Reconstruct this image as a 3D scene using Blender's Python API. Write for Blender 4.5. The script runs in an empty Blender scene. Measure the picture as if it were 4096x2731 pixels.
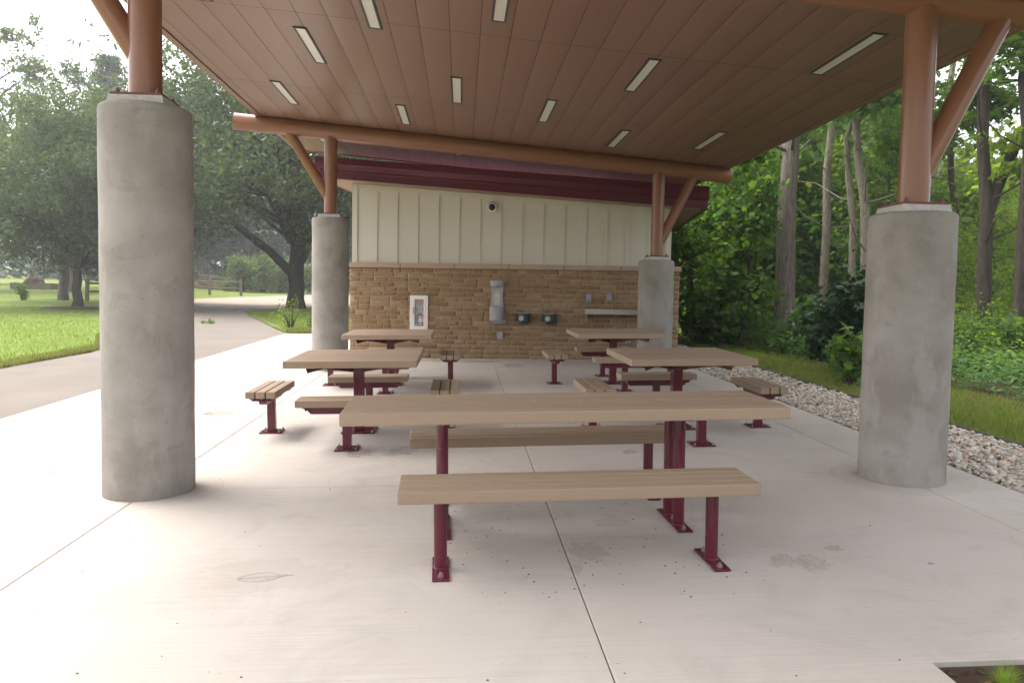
import bpy, bmesh, math, random
import numpy as np
from mathutils import Vector, Matrix, noise
SC = bpy.context.scene
COL = SC.collection
R = math.radians
random.seed(7)
rng = np.random.default_rng(11)

# ------------------------------------------------------------------ camera
YAW, PITCH, ROLL, CZ = .066, .058, .017, 1.408
fw = Vector((math.sin(YAW)*math.cos(PITCH), math.cos(YAW)*math.cos(PITCH), -math.sin(PITCH)))
rt = Vector((math.cos(YAW), -math.sin(YAW), 0)); up = rt.cross(fw)
r2 = rt*math.cos(ROLL) + up*math.sin(ROLL); u2 = -rt*math.sin(ROLL) + up*math.cos(ROLL)
cam_d = bpy.data.cameras.new("camera"); cam = bpy.data.objects.new("camera", cam_d); COL.objects.link(cam)
M = Matrix((r2, u2, -fw)).transposed().to_4x4(); M.translation = Vector((0, 0, CZ))
cam.matrix_world = M
cam_d.sensor_width = 36; cam_d.lens = 3099.2/4096*36; cam_d.clip_end = 1500; cam_d.clip_start = .05
SC.camera = cam

# ------------------------------------------------------------------ light
SUN_AZ, SUN_EL, HAZE = R(-60), R(60), .0014
w = bpy.data.worlds.new("World"); SC.world = w; w.use_nodes = True
nt = w.node_tree; bg = nt.nodes['Background']
sky = nt.nodes.new('ShaderNodeTexSky'); sky.sky_type = 'NISHITA'; sky.sun_disc = False
sky.sun_elevation = SUN_EL; sky.sun_rotation = SUN_AZ; sky.air_density = 1.0; sky.dust_density = 5.0; sky.ozone_density = 1.0
hsv = nt.nodes.new('ShaderNodeHueSaturation'); hsv.inputs['Saturation'].default_value = .22
nt.links.new(sky.outputs[0], hsv.inputs['Color']); nt.links.new(hsv.outputs[0], bg.inputs[0]); bg.inputs[1].default_value = .15
sd = bpy.data.lights.new("sun", 'SUN'); so = bpy.data.objects.new("sun", sd); COL.objects.link(so)
sd.energy = .7; sd.angle = R(50); sd.color = (1, .93, .82)
sdir = Vector((math.sin(SUN_AZ)*math.cos(SUN_EL), math.cos(SUN_AZ)*math.cos(SUN_EL), math.sin(SUN_EL)))
so.rotation_euler = sdir.to_track_quat('Z', 'Y').to_euler(); so.location = (-20, 20, 30)
SC.view_settings.view_transform = 'Standard'; SC.view_settings.look = 'None'
SC.view_settings.exposure = 1.96; SC.view_settings.gamma = 1
SC.view_settings.use_curve_mapping = False
SC.cycles.max_bounces = 8; SC.cycles.diffuse_bounces = 5; SC.cycles.transparent_max_bounces = 8

# ------------------------------------------------------------------ ground heights
def G(x, y): return .018*x + .019*(y-5)
def H(x, y):
    h = .018*min(max(x, -5.5), 5.5) + .019*(y-5)
    if y > 35 and x < -12: h += .014*(y-35)*min(1, (-12-x)/10)
    return h

# ------------------------------------------------------------------ materials
def mat(name, base=(.5,.5,.5), rough=.6, metal=0, spec=.5):
    m = bpy.data.materials.new(name); m.use_nodes = True
    b = m.node_tree.nodes['Principled BSDF']
    b.inputs['Base Color'].default_value = (*base, 1); b.inputs['Roughness'].default_value = rough
    b.inputs['Metallic'].default_value = metal; b.inputs['Specular IOR Level'].default_value = spec
    return m
class NT:
    def __init__(s, m): s.m = m; s.t = m.node_tree; s.b = s.t.nodes['Principled BSDF']
    def n(s, typ, **kw):
        x = s.t.nodes.new(typ)
        for k, v in kw.items():
            if k.startswith('i_'): x.inputs[k[2:].replace('_', ' ')].default_value = v
            else: setattr(x, k, v)
        return x
    def l(s, a, b): s.t.links.new(a, b)
    def coord(s, scale=(1,1,1), kind='Object'):
        c = s.n('ShaderNodeTexCoord'); mp = s.n('ShaderNodeMapping'); mp.inputs['Scale'].default_value = scale
        s.l(c.outputs[kind], mp.inputs[0]); return mp.outputs[0]
    def noise(s, vec, scale=5, detail=4, rough=.55, dist=0):
        x = s.n('ShaderNodeTexNoise'); x.inputs['Scale'].default_value = scale; x.inputs['Detail'].default_value = detail
        x.inputs['Roughness'].default_value = rough; x.inputs['Distortion'].default_value = dist
        if vec is not None: s.l(vec, x.inputs['Vector'])
        return x.outputs['Fac']
    def ramp(s, fac, stops):
        x = s.n('ShaderNodeValToRGB'); cr = x.color_ramp
        while len(cr.elements) < len(stops): cr.elements.new(.5)
        for e, (p, c) in zip(cr.elements, stops): e.position = p; e.color = (*c, 1) if len(c) == 3 else c
        s.l(fac, x.inputs[0]); return x.outputs[0]
    def mix(s, fac, a, b, mode='MIX'):
        x = s.n('ShaderNodeMix'); x.data_type = 'RGBA'; x.blend_type = mode
        for k, v in ((0, fac), (6, a), (7, b)):
            if isinstance(v, (int, float)): x.inputs[k].default_value = v
            elif isinstance(v, tuple): x.inputs[k].default_value = (*v, 1) if len(v) == 3 else v
            else: s.l(v, x.inputs[k])
        return x.outputs[2]
    def math(s, op, a, b=None, c=None, clamp=False):
        x = s.n('ShaderNodeMath', operation=op); x.use_clamp = clamp
        for k, v in enumerate((a, b, c)):
            if v is None: continue
            if isinstance(v, (int, float)): x.inputs[k].default_value = v
            else: s.l(v, x.inputs[k])
        return x.outputs[0]
    def base(s, c): s.l(c, s.b.inputs['Base Color'])
    def rough(s, c): s.l(c, s.b.inputs['Roughness'])
    def bump(s, h, strength=.3, dist=.01):
        x = s.n('ShaderNodeBump'); x.inputs['Strength'].default_value = strength; x.inputs['Distance'].default_value = dist
        s.l(h, x.inputs['Height']); s.l(x.outputs[0], s.b.inputs['Normal']); return x
    def island(s): return s.n('ShaderNodeNewGeometry').outputs['Random Per Island']

COLS = [(-2.222, 5.667), (3.379, 5.667), (-2.222, 13.353), (3.379, 13.353)]
def m_slab():
    m = mat('broomed_concrete', rough=.82, spec=.3); k = NT(m)
    o = k.coord(); big = k.noise(o, .55, 5, .6, .4); fine = k.noise(o, 60, 3)
    st = k.noise(k.coord((.5, 26, 1)), 2.5, 4, .6)          # broom strokes run across
    c = k.ramp(big, [(.32, (.405,.355,.308)), (.5, (.47,.42,.37)), (.68, (.52,.475,.427))])
    c = k.mix(.33, c, k.ramp(st, [(.3, (.40,.345,.30)), (.6, (.52,.465,.42))]))
    c = k.mix(k.math('MULTIPLY', fine, .25), c, (.36,.33,.31))
    # faint grey blotches
    bl = k.noise(o, 1.7, 6, .7, 1.2); c = k.mix(k.ramp(bl, [(.50, (0,0,0)), (.72, (.5,.5,.5))]), c, (.34,.30,.27))
    # dark pits
    v = k.n('ShaderNodeTexVoronoi'); v.inputs['Scale'].default_value = 5.5; k.l(o, v.inputs['Vector'])
    pit = k.math('LESS_THAN', v.outputs['Distance'], .035); c = k.mix(k.math('MULTIPLY', pit, .35), c, (.22,.19,.16))
    sep = k.n('ShaderNodeSeparateXYZ'); k.l(o, sep.inputs[0])
    wob = k.math('MULTIPLY', k.math('SUBTRACT', k.noise(o, 9, 3), .5), .10)
    def dist(cx, cy, sx=1, sy=1):
        dx = k.math('MULTIPLY', k.math('SUBTRACT', sep.outputs[0], cx), sx); dy = k.math('MULTIPLY', k.math('SUBTRACT', sep.outputs[1], cy), sy)
        return k.math('SQRT', k.math('ADD', k.math('MULTIPLY', dx, dx), k.math('MULTIPLY', dy, dy)))
    hb = st
    for cx, cy in COLS:                                      # hand-trowelled ring round each column
        d = dist(cx, cy); d2 = k.math('ADD', d, k.math('MULTIPLY', wob, .3))
        msk = k.math('LESS_THAN', d2, .50)
        rings = k.math('ADD', k.math('MULTIPLY', k.math('SINE', k.math('MULTIPLY', d, 260)), .5), .5)
        c = k.mix(k.math('MULTIPLY', msk, .22), c, (.36,.30,.255))
        edge = k.math('LESS_THAN', k.math('ABSOLUTE', k.math('SUBTRACT', d2, .50)), .007); c = k.mix(k.math('MULTIPLY', edge, .15), c, (.25,.2,.17))
        mx = k.n('ShaderNodeMix'); k.l(msk, mx.inputs[0]); k.l(hb, mx.inputs[2]); k.l(rings, mx.inputs[3]); hb = mx.outputs[0]
    for cx, cy, sx, sy, r, a in [(.42,14.45,1.0,2.2,.42,.42),(.95,13.75,2.2,1.1,.36,.42),(.75,4.2,1.7,1.2,.17,.30),(.62,3.95,3.2,1.2,.14,.30),(.95,4.75,1.5,1.5,.16,.2),
                              (-.95,3.95,1.0,1.6,.36,.12),(-3.25,6.25,1,1,.30,.16),(1.5,6.0,1.2,1.4,.16,.2),(-.6,14.6,.9,2.4,.24,.4),(1.65,5.4,1,1.2,.18,.15)]:
        w2 = k.math('MULTIPLY', k.math('SUBTRACT', k.noise(o, 4, 5, .65), .5), .75)
        s_ = k.math('LESS_THAN', k.math('ADD', dist(cx, cy, sx, sy), w2), r); c = k.mix(k.math('MULTIPLY', s_, a), c, (.24,.19,.145))
    k.base(c)
    k.bump(k.math('ADD', k.math('MULTIPLY', hb, .7), k.math('MULTIPLY', fine, .4)), .35, .004)
    return m
def m_column():
    m = mat('column_concrete', rough=.85, spec=.25); k = NT(m)
    o = k.coord(kind='Object'); a = k.noise(o, 1.9, 6, .6, .3); b = k.noise(k.coord((1.6,1.6,.6)), 2.6, 5, .6, .2); f = k.noise(o, 70, 3)
    c = k.ramp(a, [(.36, (.225,.202,.176)), (.5, (.28,.257,.23)), (.64, (.335,.31,.282))])
    c = k.mix(k.ramp(b, [(.54, (0,0,0)), (.62, (.45,.45,.45))]), c, (.37,.345,.315))
    sc = k.noise(k.coord((9, 9, 2.2)), 5, 6, .7, 1.5); c = k.mix(k.ramp(sc, [(.6, (0,0,0)), (.72, (.35,.35,.35))]), c, (.42,.40,.37))
    c = k.mix(k.ramp(k.noise(k.coord((1,1,1.3)), 4.5, 6, .65, 1.0), [(.58, (0,0,0)), (.66, (.4,.4,.4))]), c, (.20,.18,.158))
    vo = k.n('ShaderNodeTexVoronoi'); vo.inputs['Scale'].default_value = 16; k.l(o, vo.inputs['Vector']); c = k.mix(k.math('MULTIPLY', k.math('LESS_THAN', vo.outputs['Distance'], .07), .6), c, (.10,.09,.08))
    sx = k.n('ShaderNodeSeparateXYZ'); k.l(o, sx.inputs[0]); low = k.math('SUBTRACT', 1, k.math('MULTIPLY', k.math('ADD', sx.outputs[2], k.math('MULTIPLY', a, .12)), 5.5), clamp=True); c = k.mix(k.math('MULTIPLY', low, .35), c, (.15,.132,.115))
    c = k.mix(k.math('MULTIPLY', f, .22), c, (.17,.155,.138)); k.base(c)
    wv = k.noise(o, 14, 5, .6, 2.0)
    k.bump(k.math('ADD', k.math('MULTIPLY', f, .5), k.math('ADD', wv, k.math('MULTIPLY', a, 2.5))), .35, .006); return m
def m_plinth():
    m = mat('grout', (.5,.48,.45), .85); k = NT(m); f = k.noise(k.coord(), 40, 4)
    k.base(k.ramp(f, [(.3, (.42,.4,.37)), (.7, (.56,.54,.51))])); k.bump(f, .4, .004); return m
def m_paint(name, c0, c1, rough=.33, sp=.5):
    m = mat(name, c0, rough, spec=sp); k = NT(m); o = k.coord(); a = k.noise(o, 3, 5, .6); f = k.noise(o, 160, 2)
    k.base(k.mix(a, c0, c1)); k.rough(k.math('ADD', k.math('MULTIPLY', a, .12), rough-.06)); k.bump(f, .08, .001); return m
def m_ceiling():
    m = mat('ceiling_metal', rough=.42, spec=.8); k = NT(m); o = k.coord(); f = k.noise(k.coord((200, 60, 60)), 3, 2); a = k.noise(o, 1.1, 4)
    i = k.island()
    c = k.mix(i, (.185,.094,.062), (.208,.108,.073)); c = k.mix(k.math('MULTIPLY', a, .35), c, (.225,.128,.09)); k.base(c)
    k.rough(k.math('ADD', k.math('MULTIPLY', a, .1), .34)); k.bump(f, .10, .001); return m
def m_board():
    m = mat('recycled_plastic_board', rough=.62, spec=.35); k = NT(m); o = k.coord()
    i = k.island(); f = k.noise(o, 230, 2, .7); g = k.noise(k.coord((1,1,1)), 9, 4)
    c = k.mix(i, (.27,.195,.132), (.33,.24,.168)); c = k.mix(k.math('MULTIPLY', g, .25), c, (.34,.26,.19))
    c = k.mix(k.ramp(f, [(.57, (0,0,0)), (.66, (.35,.35,.35))]), c, (.47,.38,.28)); c = k.mix(k.ramp(f, [(.3, (.25,.25,.25)), (.42, (0,0,0))]), c, (.2,.14,.09))
    k.base(c); k.bump(f, .06, .001); return m
def m_siding():
    m = mat('cream_siding', rough=.6, spec=.3); k = NT(m); gr = k.noise(k.coord((14, 14, 1.1)), 9, 5, .65, 1.5)
    a = k.noise(k.coord(), 1.5, 4)
    k.base(k.mix(a, (.56,.52,.44), (.60,.56,.48))); k.bump(gr, .35, .004); return m
def m_stone():
    m = mat('split_stone', rough=.85, spec=.25); k = NT(m); i = k.island(); o = k.coord(); a = k.noise(o, 9, 6, .7, 1.0); b = k.noise(o, 34, 5, .7)
    c = k.ramp(i, [(0, (.225,.138,.068)), (.35, (.27,.17,.09)), (.7, (.305,.2,.11)), (1, (.34,.245,.155))])
    c = k.mix(k.ramp(a, [(.4, (0,0,0)), (.75, (.75,.75,.75))]), c, (.17,.10,.058)); c = k.mix(k.ramp(b, [(.5, (0,0,0)), (.8, (.5,.5,.5))]), c, (.42,.31,.2)); k.base(c)
    k.bump(k.math('ADD', a, k.math('MULTIPLY', b, .6)), .7, .014); return m
def m_leaf(name, cols, trans=.38):
    m = mat(name, rough=.55, spec=.22); k = NT(m); i = k.island()
    n_ = len(cols); c = k.ramp(i, [(j/(n_-1), cc) for j, cc in enumerate(cols)])
    c = k.mix(.35, c, k.ramp(k.noise(k.coord(), .45, 3), [(.3, cols[0]), (.7, cols[-1])])); k.base(c)
    t = k.n('ShaderNodeBsdfTranslucent'); tc = k.mix(1.0, c, (1.5, 1.55, .6), 'MULTIPLY'); k.l(tc, t.inputs[0])
    ms = k.n('ShaderNodeMixShader'); ms.inputs[0].default_value = trans
    k.l(k.b.outputs[0], ms.inputs[1]); k.l(t.outputs[0], ms.inputs[2]); k.l(ms.outputs[0], k.t.nodes['Material Output'].inputs[0]); return m
def m_bark(name, a, b, sx=9, sz=1.3, bs=.8, d=.03):
    m = mat(name, rough=.9, spec=.15); k = NT(m); n1 = k.noise(k.coord((sx, sx, sz)), 2.2, 6, .65, 1.2); n2 = k.noise(k.coord(), 26, 4)
    k.base(k.mix(k.math('MULTIPLY', n2, .35), k.ramp(n1, [(.35, a), (.62, b)]), a)); k.bump(k.math('ADD', n1, k.math('MULTIPLY', n2, .3)), bs, d); return m
def m_ground(name, stops, scale=1.0, bs=.5, d=.03, kind='Object'):
    m = mat(name, rough=.95, spec=.1); k = NT(m); o = k.coord(kind=kind); a = k.noise(o, scale, 6, .6, .5); b = k.noise(o, scale*30, 4, .7); l = k.noise(o, scale*.12, 3)
    c = k.ramp(a, stops); c = k.mix(k.math('MULTIPLY', b, .45), c, stops[0][1]); c = k.mix(k.math('MULTIPLY', l, .45), c, stops[-1][1]); k.base(c); k.bump(k.math('ADD', b, a), bs, d); return m

MS = dict(
 slab=m_slab(), column=m_column(), plinth=m_plinth(),
 brown=m_paint('brown_pipe_paint', (.245,.106,.054), (.225,.095,.048), .30), plate=m_paint('brown_plate', (.15,.05,.035), (.12,.04,.03), .5),
 maroon=m_paint('maroon_powdercoat', (.105,.007,.022), (.09,.006,.019), .26), roofmar=m_paint('maroon_fascia', (.085,.007,.018), (.10,.010,.022), .34, .35),
 ceil=m_ceiling(), board=m_board(), siding=m_siding(), stone=m_stone(),
 mortar=m_ground('mortar', [(.3,(.38,.28,.175)), (.7,(.47,.36,.235))], 6, .3, .004), cap=m_ground('cap_stone', [(.3,(.37,.27,.2)), (.7,(.43,.32,.245))], 5, .3, .004),
 soffit=mat('soffit_metal', (.30,.19,.14), .5), dark=mat('dark_gap', (.02,.018,.016), .9), roofing=mat('roofing', (.09,.03,.03), .6),
 steel=mat('stainless', (.42,.385,.345), .42, 1.0), galv=mat('bolt_steel', (.30,.29,.28), .5, .7), greyp=m_paint('grey_enamel', (.30,.295,.32), (.28,.275,.30), .4),
 navy=m_paint('dark_teal_enamel', (.010,.032,.036), (.008,.026,.03), .3), white=mat('white_enamel', (.74,.72,.68), .4), red=mat('red_enamel', (.50,.03,.03), .25),
 black=mat('black_rubber', (.02,.02,.02), .45), lframe=mat('lamp_frame', (.055,.058,.055), .5), silver=mat('silver_backing', (.30,.29,.29), .3, .6),
 paper=mat('pale_label', (.75,.73,.70), .5), redink=mat('red_lettering', (.62,.05,.04), .5), yellow=mat('pale_yellow_plate', (.55,.48,.25), .4), dome=mat('smoked_dome', (.012,.012,.014), .08),
 asphalt=m_ground('asphalt', [(.3,(.145,.122,.106)), (.5,(.172,.148,.13)), (.75,(.21,.182,.16))], .8, .4, .008),
 lot=m_ground('lot_asphalt', [(.3,(.27,.215,.17)), (.7,(.34,.275,.225))], .6, .3, .01), line=mat('line_paint', (.75,.73,.7), .7),
 lawn=m_ground('lawn_grass', [(.3,(.10,.145,.03)), (.5,(.145,.195,.04)), (.75,(.20,.245,.06))], .5, 1.0, .05),
 islandg=m_ground('island_grass', [(.3,(.10,.115,.03)), (.5,(.12,.15,.035)), (.75,(.17,.165,.06))], .5, 1.0, .05),
 floor=m_ground('forest_litter', [(.3,(.045,.03,.018)), (.5,(.075,.055,.032)), (.75,(.05,.075,.02))], 1.2, 1.0, .05),
 soil=m_ground('mulch_soil', [(.3,(.07,.045,.032)), (.5,(.12,.08,.056)), (.75,(.20,.14,.10))], 7, 1.0, .03),
 gravbase=m_ground('gravel_bed', [(.3,(.14,.12,.1)), (.7,(.25,.22,.19))], 9, .8, .02), wood=m_ground('weathered_wood', [(.3,(.17,.13,.10)), (.7,(.28,.23,.18))], 4, .5, .01),
 imprint=mat('imprint_grime', (.40,.35,.305), .95, spec=.1), edging=mat('edging', (.13,.12,.11), .7),
 grass=m_leaf('grass_blade', [(.125,.19,.028), (.18,.26,.042), (.26,.33,.075)], .35), crevice=mat('board_gap_shade', (.05,.035,.025), .9), tuft=m_leaf('tuft_blade', [(.16,.26,.03), (.24,.36,.05), (.36,.44,.12)], .5), drygrass=m_leaf('dry_blade', [(.13,.17,.04), (.19,.20,.07), (.28,.25,.11)], .3),  # crevice: shade between the boards, put into the colour of the gap strips
 oakl=m_leaf('oak_leaf', [(.040,.064,.032), (.064,.094,.046), (.10,.132,.070)], .34), oakl2=m_leaf('oak_leaf_pale', [(.046,.074,.038), (.072,.106,.052), (.115,.148,.078)], .36),
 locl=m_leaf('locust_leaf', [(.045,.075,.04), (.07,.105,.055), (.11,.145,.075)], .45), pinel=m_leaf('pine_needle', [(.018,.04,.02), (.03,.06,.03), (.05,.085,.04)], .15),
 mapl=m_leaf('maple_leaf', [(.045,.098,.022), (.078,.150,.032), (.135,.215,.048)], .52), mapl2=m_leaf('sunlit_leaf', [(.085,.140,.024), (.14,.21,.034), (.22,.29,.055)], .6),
 dkl=m_leaf('dark_leaf', [(.012,.030,.014), (.020,.046,.02), (.030,.064,.028)], .2), shrubl=m_leaf('shrub_leaf', [(.07,.12,.045), (.12,.18,.07), (.18,.24,.11)], .35), fernl=m_leaf('undergrowth_leaf', [(.035,.09,.028), (.06,.13,.04), (.10,.18,.055)], .4),
 barkd=m_bark('oak_bark', (.035,.028,.022), (.085,.07,.056)), barkg=m_bark('grey_bark', (.10,.08,.066), (.25,.21,.175), 11, .9, 1.0, .05), barkl=m_bark('light_bark', (.13,.113,.085), (.27,.235,.175), 7, 2, .5, .02),
 brush=mat('dead_twigs', (.20,.15,.11), .9),
)
def m_stones():
    m = mat('river_stone', rough=.6, spec=.4); k = NT(m); i = k.island(); a = k.noise(k.coord(), 30, 4)
    c = k.ramp(i, [(0,(.60,.55,.47)), (.25,(.48,.42,.34)), (.4,(.31,.285,.26)), (.5,(.55,.49,.40)), (.62,(.21,.215,.22)), (.7,(.53,.44,.31)), (.82,(.66,.62,.56)), (.93,(.36,.17,.09)), (1,(.5,.44,.38))])
    c = k.mix(k.math('MULTIPLY', a, .4), c, (.25,.2,.16)); k.base(c); return m
MS['stones'] = m_stones()
gl = mat('clear_glass', (.9,.95,.93), .03); gl.node_tree.nodes['Principled BSDF'].inputs['Alpha'].default_value = .12; MS['glass'] = gl
df = mat('lamp_diffuser', (.68,.66,.62), .3); b_ = df.node_tree.nodes['Principled BSDF']; b_.inputs['Emission Color'].default_value = (1,.95,.9,1); b_.inputs['Emission Strength'].default_value = .0; MS['diff'] = df

# ------------------------------------------------------------------ object helpers
def tag(o, label=None, cat=None, group=None, kind=None):
    for k_, v in (('label', label), ('category', cat), ('group', group), ('kind', kind)):
        if v: o[k_] = v
    return o
def empty(name, loc=(0,0,0), rz=0, **kw):
    o = bpy.data.objects.new(name, None); COL.objects.link(o); o.location = loc; o.rotation_euler = (0, 0, rz); o.empty_display_size = .1
    return tag(o, **kw)
def obj(name, bm, m, parent=None, smooth=False, **kw):
    me = bpy.data.meshes.new(name)
    if smooth:
        for f in bm.faces: f.smooth = True
    bm.to_mesh(me); bm.free()
    return link(name, me, m, parent, **kw)
def link(name, me, m, parent=None, **kw):
    if m is not None: me.materials.append(MS[m] if isinstance(m, str) else m)
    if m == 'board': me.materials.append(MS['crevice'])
    o = bpy.data.objects.new(name, me); COL.objects.link(o)
    if parent: o.parent = parent
    return tag(o, **kw)
def copy_tree(o, parent=None, kids=None):
    c = o.copy(); COL.objects.link(c)
    if parent: c.parent = parent
    for ch in [x for x in ALLCH.get(o.name, [])]: copy_tree(bpy.data.objects[ch], c)
    return c
ALLCH = {}
def freeze(o):                                    # remember the children of a prototype, two levels deep
    ALLCH[o.name] = [c.name for c in o.children]
    for c in o.children: ALLCH[c.name] = [d.name for d in c.children]
    return o
def box(bm, c, s, bev=0, rot=None, seg=1):
    r = bmesh.ops.create_cube(bm, size=1); vs = r['verts']
    for v in vs: v.co = Vector((v.co.x*s[0], v.co.y*s[1], v.co.z*s[2]))
    if bev:
        es = list({e for v in vs for e in v.link_edges})
        rr = bmesh.ops.bevel(bm, geom=es, offset=bev, segments=seg, affect='EDGES', profile=.6); vs = list({v for f in rr['faces'] for v in f.verts} | {v for v in vs if v.is_valid})
    mt = Matrix.Translation(c) @ (rot.to_4x4() if rot else Matrix())
    for v in vs: v.co = mt @ v.co
    return bm
def cyl(bm, a, b, r1, r2=None, seg=20, cap=True):
    a, b = Vector(a), Vector(b); r2 = r1 if r2 is None else r2
    d = b-a; q = d.to_track_quat('Z', 'Y').to_matrix().to_4x4(); q.translation = (a+b)/2
    bmesh.ops.create_cone(bm, cap_ends=cap, segments=seg, radius1=r1, radius2=r2, depth=d.length, matrix=q); return bm
def poly(bm, pts, h, axis='z', z0=0):             # extruded polygon
    def P(p, t): return (p[0], p[1], t) if axis == 'z' else ((p[0], t, p[1]) if axis == 'y' else (t, p[0], p[1]))
    a = [bm.verts.new(P(p, z0)) for p in pts]; b = [bm.verts.new(P(p, z0+h)) for p in pts]
    bm.faces.new(a); bm.faces.new(list(reversed(b))); n_ = len(pts)
    for i in range(n_): bm.faces.new((a[(i+1) % n_], a[i], b[i], b[(i+1) % n_]))
    bmesh.ops.recalc_face_normals(bm, faces=bm.faces); return bm
def lathe(bm, prof, c=(0,0,0), seg=64, a0=0, a1=2*math.pi):
    full = abs(a1-a0-2*math.pi) < 1e-6; n_ = seg if full else seg+1; rings = []
    for r, z in prof: rings.append([bm.verts.new((c[0]+r*math.cos(a0+(a1-a0)*i/seg), c[1]+r*math.sin(a0+(a1-a0)*i/seg), c[2]+z)) for i in range(n_)])
    for p, q in zip(rings, rings[1:]):
        for i in range(seg): j = (i+1) % n_; bm.faces.new((p[i], p[j], q[j], q[i]))
    return bm
def new(): return bmesh.new()
def tube_path(bm, pts, rad, seg=8):
    prev = None; pts = [Vector(p) for p in pts]
    for i, p in enumerate(pts):
        d = (pts[min(i+1, len(pts)-1)]-pts[max(i-1, 0)]).normalized(); r = rad[i] if isinstance(rad, (list, tuple)) else rad
        a = d.orthogonal().normalized() if prev is None else (pa - d*pa.dot(d)).normalized(); b = d.cross(a); pa = a
        ring = [bm.verts.new(p + (a*math.cos(t)+b*math.sin(t))*r) for t in [2*math.pi*j/seg for j in range(seg)]]
        if prev:
            for j in range(seg): bm.faces.new((prev[j], prev[(j+1) % seg], ring[(j+1) % seg], ring[j]))
        prev = ring
    return bm
def np_mesh(name, V, F, smooth=False):            # V n*3, F m*k (all faces k-gons)
    me = bpy.data.meshes.new(name); n_, (m_, k_) = len(V), F.shape
    me.vertices.add(n_); me.vertices.foreach_set('co', V.astype(np.float32).ravel())
    me.loops.add(m_*k_); me.loops.foreach_set('vertex_index', F.astype(np.int32).ravel())
    me.polygons.add(m_); me.polygons.foreach_set('loop_start', np.arange(0, m_*k_, k_, dtype=np.int32))
    try: me.polygons.foreach_set('loop_total', np.full(m_, k_, dtype=np.int32))
    except Exception: pass
    if smooth: me.polygons.foreach_set('use_smooth', np.ones(m_, dtype=bool))
    me.update(calc_edges=True); return me

# ------------------------------------------------------------------ ground, slab, roads
def grid(name, xs, ys, zf, m, **kw):
    V = np.array([(x, y, zf(x, y)) for y in ys for x in xs]); nx = len(xs)
    F = np.array([(j*nx+i, j*nx+i+1, (j+1)*nx+i+1, (j+1)*nx+i) for j in range(len(ys)-1) for i in range(nx-1)])
    return link(name, np_mesh(name, V, F), m, **kw)
xs = sorted(set([-200,-160,-110,-80,-60,-50,-45,-40,-36,-33,-30,-28,-26,-24,-22,-20,-18,-16,-14,-13,-12,-10,-8,-5.5,0,5.5,10,20,40,80,160,200]))
ys = [-60,-20,0,5,10,15,20,25,30,35,38,42,46,50,55,60,66,72,80,90,100,120,150,200,300]
grid('ground', xs, ys, lambda x, y: H(x, y)-.035, 'lawn', kind='structure')
def strip(name, st, m, off, nx=6, **kw):           # st: (y, xl, xr)
    V, F = [], []
    for y, a, b in st:
        for i in range(nx+1): x = a+(b-a)*i/nx; V.append((x, y, H(x, y)+off))
    for j in range(len(st)-1):
        for i in range(nx): q = j*(nx+1)+i; F.append((q, q+1, q+nx+2, q+nx+1))
    return link(name, np_mesh(name, np.array(V), np.array(F)), m, **kw)
def dens(st, step=.7):
    out = []
    for p, q in zip(st, st[1:]):
        n_ = max(1, int(abs(q[0]-p[0])/step))
        for i in range(n_): out.append(tuple(p[k]+(q[k]-p[k])*i/n_ for k in range(3)))
    return out+[st[-1]]
strip('road', dens([(-8,-7.95,-5.01),(8,-7.85,-5.01),(13.5,-7.74,-5.01),(16.5,-7.6,-5.01),(19,-8.2,-5.01),(22.4,-9.9,-5.01),(26,-11.6,-6.3),(29,-13,-7.35),(33,-14.7,-8.9),(36.8,-16,-10),(39,-16.6,-10.2),(41.5,-17,-9.95),(43,-17.2,-9.2),(44.5,-17.3,-7.5),(46,-17.4,-3)]), 'asphalt', -.012, kind='structure')
strip('parking_lot', dens([(46.02,-17.4,-3),(47.5,-17.4,12),(52,-17.3,12),(60,-15.7,12),(71.4,-13.7,12),(78,-12.6,12)]), 'lot', -.012, 20, kind='structure')
def ribbon(name, a, b, wd, off, m, **kw):
    a, b = Vector(a), Vector(b); d = (b-a).normalized(); n_ = Vector((-d.y, d.x))*wd/2; V, F = [], []
    for i in range(9):
        p = a.lerp(b, i/8)
        for q in (p-n_, p+n_): V.append((q.x, q.y, H(q.x, q.y)+off))
    for i in range(8): F.append((2*i, 2*i+2, 2*i+3, 2*i+1))
    return link(name, np_mesh(name, np.array(V), np.array(F)), m, **kw)
for i in range(7): ribbon('road_marking', (-16.4+i*.25, 49.3+i*2.7), (-11.2+i*.2, 50.6+i*2.7), .14, -.004, 'line', kind='structure')
strip('grass_island', dens([(22.5,-4.85,14),(26,-6.25,14),(29,-7.3,14),(33,-8.85,14),(36.8,-9.95,14),(39,-10.15,14),(41.5,-9.9,14),(43,-9.15,14),(44.5,-7.45,14),(46,-2.95,14)]), 'islandg', -.006, 8, kind='structure')
strip('forest_floor', dens([(-8,6.6,60),(22,6.4,60),(45,7,60),(90,15,80)], 4), 'floor', -.02, 8, kind='structure')
strip('soil_bed', dens([(-4,1.86,9),(2.87,1.86,9)]), 'soil', -.022, 8, kind='structure')
strip('gravel_base', dens([(2.86,4.01,5.12),(14.5,4.01,5.12),(24,4.6,5.6)]), 'gravbase', -.025, 3, kind='structure')
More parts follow.
